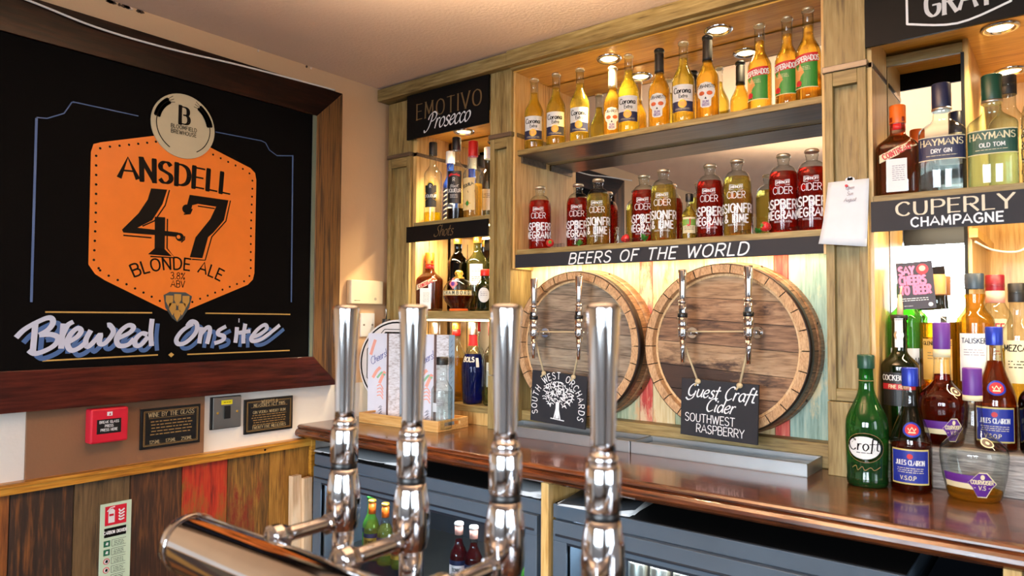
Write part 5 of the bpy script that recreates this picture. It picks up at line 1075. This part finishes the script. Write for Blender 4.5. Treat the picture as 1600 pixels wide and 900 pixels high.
# --- right bay, upper shelf
cointreau('square amber liqueur bottle with orange cap beside the right-hand pillar', (-.3305, 1.945, SHR), .5)
HAY = [(.042, 0), (.0475, .003), (.049, .01), (.049, .14)]+cosblend(.049, .145, .0185, .18, 8)+[(.017, .2), (.0185, .202), (.0185, .215)]
def hay(label, x, lm, mt, capm, sub):
    def dec(o, S):
        f = S(.049); m = MB(); patch(m, f, -.05, .05, .075, .128, mt, .0005, 20); patch(m, f, -.05, .05, .0735, .0755, LABELC, .0008, 20); patch(m, f, -.05, .05, .1275, .1295, LABELC, .0008, 20)
        write(m, 'HAYMANS', f, 0, .108, .0145, LABELC, d=.0009, wd=.18, pen=(0, .5), serif=.06, wsc=1.1); write(m, sub, f, 0, .09, .009, LABELW, d=.0009, wd=.18); small_print(m, f, 0, .083, .06, .004, 1, LABELC, .0009)
        m.build('label', o)
    return bottle('gin_bottle', label, 'bottle', (x, 1.94, SHR), HAY, CLEAR if sub == 'DRY GIN' else PALEAQUA, (lm, .1), [cap(.2, .262, .0205, capm), ('collar', [(.0212, .196), (.0212, .203)], SILVERCAP)], dec, ex=3.2, sy=.78, face=.6)
hay('clear gin bottle with navy label and navy cap', -.236, WATER, NAVY, plain('navy_cap', (22, 30, 60), .35), 'DRY GIN')
hay('pale aqua gin bottle with green label and green cap', -.1365, GINL, plain('label_bottle_green', (24, 70, 56), .5), DGREENCAP, 'OLD TOM')
bottle('gin_bottle', 'black-capped bottle just behind the green-capped gin', 'bottle', (-.112, 2.036, SHR), longneck(.04, .16, .21, .0165, .265), CLEAR, (WATER, .1), [cap(.235, .282, .0185, LABELBLK)])
def d_pat(o, S):
    f = S(.042); m = MB(); rn = random.Random(9)
    for k in range(60): 
        u, v = rn.uniform(-.06, .06), rn.uniform(.02, .135); oval(m, f, u, v, .0055, .005, INK, .0005, 10, 1); oval(m, f, u, v, .003, .0028, LABELC, .0009, 8, 1)
    m.build('print', o)
bottle('gin_bottle', 'clear bottle with black spotted pattern at the right edge of the upper shelf', 'bottle', (-.041, 1.942, SHR), longneck(.042, .15, .25, .016, .3), CLEAR, (WATER, .06), [cap(.28, .31, .0185, DARKREDCAP)], d_pat)

# --- riser and bottles at the right end of the worktop
m = MB()
m.box(-.377, .5, 1.894, 2.0, CTR, CTR+.094, GREYW); tag(m.build('riser', bevel=.003), 'low grey weathered wooden step on the worktop under the spirit bottles', 'riser')
m = MB().box(-.372, .5, 2.0005, 2.082, CTR, CTR+.19, GREYW).box(-.19, .5, 2.082, 2.3, CTR, CTR+.19, GREYW); tag(m.build('riser', bevel=.003), 'taller grey wooden step at the back carrying the whisky bottles', 'riser')
R1, R2 = CTR+.0945, CTR+.1905
CROFT = [(.038, 0), (.043, .003), (.0445, .012), (.0445, .02), (.0435, .024), (.046, .1), (.046, .135)]+cosblend(.0455, .14, .0165, .232, 10)[1:]+[(.015, .28), (.0165, .282), (.0165, .3)]
def d_croft(o, S):
    f = S(.046); m = MB(); oval(m, f, 0, .092, .0425, .034, GOLDP, .0003); oval(m, f, 0, .092, .0415, .033, glass('label_edge_green', (80, 140, 80)), .0005); oval(m, f, -.002, .092, .036, .026, LABELW, .0007); write(m, 'Croft', f, -.002, .086, .026, INK, d=.001, wd=.12, pen=(0, .5), gap=.1, wsc=1.1); small_print(m, f, 0, .08, .036, .005, 1, INK, .001); m.build('label', o)
    n_ = MB(); stroke(n_, [(-.03, .044), (-.02, .05), (-.016, .04), (-.006, .049), (0, .041), (.012, .048), (.02, .042), (.034, .05)], f, .0012, GOLDP, .0005, True); patch(n_, S(.018), -.03, .03, .243, .2445, GOLDP, .0004); n_.build('gold_print', o)
bottle('sherry_bottle', 'green sherry bottle with oval white label at the front of the worktop', 'bottle', (-.386, 1.831, CTR), CROFT, GREENG, (DRKGR, .045), [cap(.272, .304, .0185, DGREENCAP)], d_croft, face=.5)
CLA = [(.036, 0), (.0415, .003), (.0425, .01), (.0425, .09)]+cosblend(.0425, .1, .0155, .212, 10)+[(.0145, .25), (.0158, .252), (.0158, .262)]
def d_cla(o, S):
    f = S(.0425); m = MB(); patch(m, f, -.041, .041, .02, .098, plain('label_gold_edge', (206, 188, 110), .5), .0003, 18); patch(m, f, -.039, .039, .0235, .0945, ROYAL, .0006, 18); write(m, 'JULES CLAIRON', f, 0, .063, .0105, LABELW, d=.001, wd=.16, pen=(0, .5), serif=.05, wsc=.68, gap=.1); oval(m, f, 0, .082, .006, .006, LABELR, .001, 12, 2); small_print(m, f, 0, .055, .056, .0045, 3, LABELC, .001); write(m, 'V.S.O.P', f, -.004, .03, .0085, LABELC, d=.001, wd=.16); m.build('label', o)
    n_ = MB(); g = S(.032); oval(n_, g, .004, .141, .0165, .0165, BLUEFOIL, .0008, 24, 4); oval(n_, g, .004, .141, .0125, .0125, LABELR, .0014, 20, 3); stroke(n_, [(-.003, .144), (0, .138), (.004, .146), (.008, .138), (.011, .144)], g, .0025, LABELC, .002); stroke(n_, [(-.002, .135), (.01, .135)], g, .003, LABELC, .002); n_.build('shoulder_seal', o)
def clairon(label, x, y, z, proto=None):
    if proto: return copy_tree(proto, label, (x, y, z), math.atan2(-x, y)*.6, 'blue labelled brandy bottles')
    return bottle('brandy_bottle', label, 'bottle', (x, y, z), CLA, CLEAR, (BRANDY, .105), [cap(.236, .278, .0172, BLUEFOIL)], d_cla, 'blue labelled brandy bottles', face=.6)
cl = clairon('blue-labelled brandy bottle at the front of the worktop beside the green sherry', -.296, 1.84, CTR)
clb = bottle('brandy_bottle', 'blue-labelled brandy bottle up on the grey step', 'bottle', (-.143, 1.956, R1), CLA, CLEAR, (liquid('amber_brandy', (170, 70, 14)), .2), [cap(.236, .278, .0172, BLUEFOIL)], d_cla, 'blue labelled brandy bottles', face=.3)
CRV = [(.044, 0), (.049, .003), (.052, .012), (.0605, .05), (.0648, .085), (.0648, .1)]+cosblend(.064, .104, .0195, .16, 9)[1:]+[(.0175, .19), (.0168, .225), (.0175, .227), (.0175, .28)]
def d_crv(o, S):
    f = S(.062); m = MB(); patch(m, f, -.062, .035, .03, .042, LABELC, .0003, 18); patch(m, f, -.062, .035, .042, .06, PURPLE, .0003, 18)
    dm = [(.012, .066), (.026, .066), (.038, .052), (.046, .044), (.038, .036), (.028, .016), (.01, .016), (.0, .036), (-.008, .044), (0, .052)]
    shape(m, f, [(u*1.06+.0, .042+(v-.042)*1.08) for u, v in dm], LABELC, .0008, (.019, .042)); shape(m, f, dm, PURPLE, .0013, (.019, .042)); write(m, 'COURVOISIER', f, .019, .043, .0085, LABELC, d=.0018, wd=.2, wsc=.72, gap=.1); write(m, '- V.S -', f, .019, .031, .0085, LABELC, d=.0018, wd=.17); oval(m, f, .019, .058, .004, .0055, LABELC, .0018, 12, 2); m.build('label', o)
    n_ = MB(); g = S(.05); oval(n_, g, .03, .128, .013, .009, LABELC, .0006, 20, 3); oval(n_, g, .03, .128, .0105, .007, plain('seal_brown', (60, 26, 26), .4), .0012, 18, 3); oval(n_, g, .03, .128, .004, .003, LABELC, .0018, 10, 2); n_.build('shoulder_seal', o)
bottle('cognac_bottle', 'nearly empty onion-shaped cognac bottle with purple cap, front of worktop', 'bottle', (-.176, 1.842, CTR), CRV, CLEAR, (WHISKY, .02), [cap(.224, .283, .0188, PURPLE), ('collar', [(.0188, .212), (.0186, .224)], LABELC)], d_crv, 'purple capped cognac bottles', face=.3)
bottle('cognac_bottle', 'full onion-shaped cognac bottle with purple cap on the grey step', 'bottle', (-.245, 1.941, R1), [(r*.82+.003*(z > .15), z) for r, z in CRV], CLEAR, (BRANDY, .165), [cap(.224, .287, .0182, PURPLE), ('collar', [(.0182, .205), (.018, .224)], LABELC)], d_crv, 'purple capped cognac bottles', face=1.9)
PRT = [(.034, 0), (.0395, .003), (.041, .01), (.0415, .17)]+cosblend(.0415, .178, .0165, .218, 8)+[(.0172, .235), (.0165, .27), (.0165, .29), (.0185, .292), (.0185, .302)]
def d_prt(o, S):
    f = S(.0415); m = MB(); patch(m, f, -.04, .04, .085, .165, LABELBLK, .0003, 16); write(m, 'COCKBURNS', f, -.002, .146, .0125, LABELW, d=.0008, wd=.18, pen=(0, .5), wsc=.9); patch(m, f, -.04, .04, .124, .138, LABELR, .0006, 16); write(m, 'FINE RUBY', f, 0, .127, .008, LABELC, d=.001, wd=.18); m.build('label', o)
    n_ = MB(); g = S(.017); patch(n_, g, -.009, .009, .225, .298, LABELW, .0004, 6, 6); oval(n_, g, 0, .255, .011, .012, SILVERCAP, .001, 16, 2); n_.build('neck_strip', o)
bottle('port_bottle', 'dark port bottle with white neck strip behind the green sherry', 'bottle', (-.336, 1.957, R1), PRT, DGREENG, (PORT, .2), [cap(.296, .305, .0195, LABELBLK)], d_prt, face=.5)
LAP = longneck(.039, .2, .236, .0155, .285)
bottle('whisky_bottle', 'bright green whisky bottle with white label behind the port', 'bottle', (-.3375, 2.042, R2), LAP, BRIGHTG, (liquid('green_whisky', (190, 230, 60)), .19), [cap(.252, .29, .0175, GREENP)], lambda o, S: lbl(o, S, .039, .036, .03, .125, LABELW, [('LAPHROAIG', .085, .0165, INK), ('', .07, .006, INK)]))
bottle('whisky_bottle', 'whisky bottle with orange cap and honey label on the back step', 'bottle', (-.266, 2.0425, R2), longneck(.041, .185, .235, .0175, .3), CLEAR, (WHISKY, .19), [cap(.26, .31, .0205, plain('copper_cap', (226, 150, 90), .4))], lambda o, S: lbl(o, S, .041, .034, .05, .15, plain('label_honey', (232, 176, 84), .5), [('GLENMORANGIE', .135, .0085, INK), ('', .115, .007, GOLDP)]))
TAL = [(.036, 0), (.04, .003), (.041, .01), (.041, .185)]+cosblend(.041, .19, .021, .235, 7)+[(.0195, .24), (.024, .255), (.0205, .272), (.0185, .275)]
bottle('whisky_bottle', 'whisky bottle with bulging neck, dark cap and white label on the back step', 'bottle', (-.187, 2.043, R2), TAL, CLEAR, (WHISKY, .26), [cap(.272, .31, .0205, plain('slate_cap', (40, 54, 68), .4))], lambda o, S: lbl(o, S, .041, .032, .05, .165, LABELW, [('TALISKER', .142, .0115, NAVY), ('', .125, .006, GREYINK)]), face=.2)
bottle('gin_bottle', 'clear gin bottle with copper red cap and pink lettering behind the blue brandy', 'bottle', (-.152, 2.135, R2), longneck(.036, .2, .25, .0185, .29), CLEAR, (GINL, .1), [cap(.27, .31, .0205, DARKREDCAP), ('collar', [(.0205, .24), (.0205, .27)], PINKINK)], lambda o, S: lbl(o, S, .036, .026, .05, .2, LABELC, [('BEEF', .17, .018, LABELR), ('GIN', .145, .018, LABELR), ('', .12, .007, LABELR)]), face=.1)
bottle('whisky_bottle', 'clear bottle with cream and black label behind the dark liqueur', 'bottle', (-.104, 2.056, R2), longneck(.034, .16, .21, .0155, .27), CLEAR, (LIME, .13), [cap(.24, .285, .0175, LABELBLK)], lambda o, S: lbl(o, S, .034, .026, .05, .15, LABELC, [('MEZCAL', .125, .014, INK), ('', .1, .007, INK)]), face=.1)
def e_tia(m, f): write(m, 'Tia', f, .004, .118, .024, LABELW, d=.0008, wd=.1, slant=.3)
bottle('liqueur_bottle', 'black liqueur bottle with white script at the right edge on the grey step', 'bottle', (-.054, 1.931, R1), [(.036, 0), (.042, .003), (.044, .01), (.0455, .11)]+cosblend(.0455, .115, .0155, .175, 8)+[(.0155, .21)], DARKG, (COLA, .15), [cap(.188, .222, .0185, LABELR)], lambda o, S: lbl(o, S, .0455, .024, .03, .08, LABELR, [('', .07, .008, LABELW)], extra=e_tia), face=-.3)
# beer card clipped above the port bottle
o = thing('promotional_card', 'small black card reading SAY CHEERS TO BEER in pink, above the port bottle', 'card', (-.335, 1.965, .0095), .05)
MB().lathe([(.007, 0), (.0065, .02), (.004, .05)], plain('cork_peg', (222, 190, 150), .7), 10).tube([(.0, 0, .045), (.004, .0, .07)], .002, RAWPINE, 6).build('peg', o)
m = MB(); rl = .07; fn = lambda u, v, d: (.034+u*math.cos(rl)-v*math.sin(rl), .008-d, .072+u*math.sin(rl)+v*math.cos(rl)); m.prism([(-.039, -.058), (.039, -.058), (.039, .058), (-.039, .058)], fn, -.0015, 0, plain('card_black', (34, 22, 32), .5))
for t, v, s in (('SAY', .028, .0195), ('CHEERS', .004, .0195), ('TO BEER', -.02, .0195)): write(m, t, fn, -.034, v, s, plain('hot_pink', (250, 120, 160), .5), align='l', wd=.26, wsc=.66 if t != 'SAY' else .8, gap=.15)
m.flat(circle(.017, .039, .013, 18), fn, .0006, LABELR); m.flat(circle(.017, .041, .007, 14), fn, .001, PINKINK); small_print(m, fn, -.004, -.032, .06, .005, 2, CHALK); small_print(m, fn, -.02, -.05, .02, .003, 1, CHALK); m.flat(circle(.028, -.048, .005, 10), fn, .0008, CHALK); m.build('card', o)

# --- bottles inside the coolers
ZS = FZ+.4952
def fb(label, x, y, prof, gm, lq, caps, dec, group, z=ZS): return bottle('soft_drink_bottle', label, 'bottle', (x, y, z), prof, gm, lq, caps, dec, group, face=.6, n=20)
MIX = longneck(.028, .1, .15, .0115, .2)
def d_mix(mt, bt):
    def f_(o, S): f = S(.028); m = MB(); patch(m, f, -.03, .03, .035, .08, mt, .0004); patch(m, f, -.03, .03, .08, .094, NAVY, .0004); write(m, bt, f, 0, .062, .01, INK, d=.0008, wd=.15, wsc=.8); small_print(m, f, 0, .055, .036, .004, 3, INK, .0008); m.build('label', o)
    return f_
g0 = fb('green bottle at the left end of the cooler shelf', -1.92, 1.635, MIX, BRIGHTG, (LEMONL, .14), [crown(.201, .0125, LABELG)], d_mix(LABELG, 'SODA'), None)
y0 = fb('pale yellow mixer bottle beside the green one in the cooler', -1.872, 1.6, MIX, CLEAR, (LEMONL, .13), [crown(.201, .0125, GOLDF), ('neck_foil', [(.0125, .155), (.0125, .192)], ORCAP)], d_mix(GOLDF, 'TONIC'), 'pale mixer bottles in the left cooler')
for lb, x, y in (('second pale yellow mixer bottle in the left cooler', -1.805, 1.6), ('third pale yellow mixer bottle, nearest the second pump', -1.742, 1.605)): copy_tree(y0, lb, (x, y, ZS), .5, 'pale mixer bottles in the left cooler')
p0 = fb('pink mixer bottle in the left cooler, left of the pair', -1.468, 1.595, MIX, CLEAR, (PINKL, .15), [crown(.201, .0125, LABELW), ('neck_foil', [(.0125, .165), (.0125, .195)], PINKINK)], d_mix(plain('label_rose_white', (232, 214, 212), .5), 'TONIC'), 'pink mixer bottles in the left cooler')
copy_tree(p0, 'pink mixer bottle in the left cooler, right of the pair', (-1.408, 1.595, ZS), .5, 'pink mixer bottles in the left cooler')
copy_tree(y0, 'yellow mixer bottle right of the pink pair in the cooler', (-1.345, 1.61, ZS), .5, 'pale mixer bottles in the left cooler'); copy_tree(g0, 'green bottle at the right end of the left cooler', (-1.2, 1.6, ZS), .5)
k0 = thing('drinks_can', 'silver drinks can at the left of the right cooler shelf', 'can', (-.862, 1.6, ZS), .5, 'silver cans in the right cooler')
MB().lathe([(.024, 0), (.0265, .004), (.0265, .212), (.024, .22)], SILVERCAP, 24).build('can_body', k0); m = MB(); cf = lambda u, v, d: ((.0268+d)*math.cos(-PI/2+u/.0268), (.0268+d)*math.sin(-PI/2+u/.0268), v); write(m, 'TONIC', cf, .006, .12, .016, INK, rot=PI/2, wd=.15); patch(m, cf, -.02, .02, .02, .04, LABELW, .0003); m.build('print', k0); MB().lathe([(.0245, .219), (.0235, .222), (.0225, .219), (.001, .2185)], STEEL, 24).build('can_lid', k0)
for i, (lb, x, y) in enumerate((('second silver drinks can in the right cooler', -.802, 1.6), ('third silver drinks can in the right cooler', -.742, 1.603), ('fourth silver drinks can in the right cooler', -.683, 1.6))): copy_tree(k0, lb, (x, y, ZS), .9-.4*i)

# ------------------------------------------------------------------ beer font in the foreground
tag(MB().box(-.78, 1.4, .12, .66, -.60, -.565, COUNTER).box(-.76, 1.38, .16, .6, FZ, -.6, W_PL[3]).build('bar_counter', bevel=.006), 'dark front bar counter carrying the chrome beer font', 'bar counter')
ft = thing('beer_font', 'long horizontal chrome tube of the beer font in the foreground', 'beer font', (-.3, .43, -.565))
tb = MB(); prof = [(.001, -.548), (.024, -.546), (.0325, -.541), (.0345, -.534), (.0345, .60), (.0325, .606), (.001, .608)]; tb.lathe(prof, CHROME, 48, (0, 0, .292), 'x'); tb.build('tube', ft)
MB().lathe([(.0352, -.53), (.0358, -.529), (.0358, -.524), (.0352, -.523)], CHROME, 48, (0, 0, .292), 'x', cap0=False, cap1=False).build('end_band', ft)
for x in (-.12, .45): MB().lathe([(.045, 0), (.046, .004), (.03, .012), (.026, .03), (.026, .262)], CHROME, 32, (x, 0, 0)).build('column', ft)
def tap(label, x, y, proto=None):
    if proto: return copy_tree(proto, label, (x, y, -.31), proto.rotation_euler.z)
    o = thing('beer_tap', label, 'beer tap', (x, y, -.31), 0, 'chrome beer taps in the foreground')
    MB().lathe([(.0112, .186), (.0108, .196), (.0118, .24), (.0142, .3), (.0152, .317), (.0146, .3205), (.010, .3225), (.001, .3228)], CHROME, 20, ex=2.6).build('handle', o)
    MB().lathe([(.0125, .1765), (.0142, .178), (.0142, .182), (.0118, .186)], CHROME, 32).build('ring', o)
    MB().lathe([(.0158, .134), (.0165, .136), (.0165, .172), (.0152, .1755), (.012, .177)], CHROME, 32).build('upper_collar', o)
    MB().lathe([(.015, .126), (.0155, .1265), (.0155, .1335), (.015, .134)], BLACK, 32).build('seal', o)
    MB().lathe([(.0125, .052), (.0165, .056), (.0196, .068), (.0204, .085), (.0196, .104), (.017, .12), (.0155, .1265)], CHROME, 36).build('body', o)
    MB().lathe([(.0085, -.035), (.0095, -.034), (.0115, .0), (.0125, .03), (.0125, .053)], CHROME, 28).build('spout', o)
    MB().tube([(0, -.1, .065), (0, -.07, .066), (0, -.03, .0665), (0, .0, .066)], [.0095, .0085, .008, .0085], CHROME, 20).build('arm', o)
    m = MB()
    for yy, r_, l in ((-.098, .015, .012), (-.084, .0125, .008), (-.026, .0115, .007)): MB().lathe([(r_*.9, 0), (r_, .001), (r_, l-.001), (r_*.9, l)], CHROME, 6 if yy == -.084 else 24, (0, yy, .065), 'y', smooth=False).build('arm_nut', o)
    return o
t1 = tap('chrome beer tap farthest along the font, nearest the chalkboard', -.69, .545)
for lb, x, y in (('second chrome beer tap from the chalkboard', -.573, .545), ('third chrome beer tap from the chalkboard', -.446, .552), ('nearest and largest chrome beer tap, in front of the grey-headed cask', -.338, .56)): tap(lb, x, y, t1)

# ------------------------------------------------------------------ lift the whole layout so that the floor lies at zero
for o in list(SC.objects):
    if o.parent is None: o.location.z += EYE
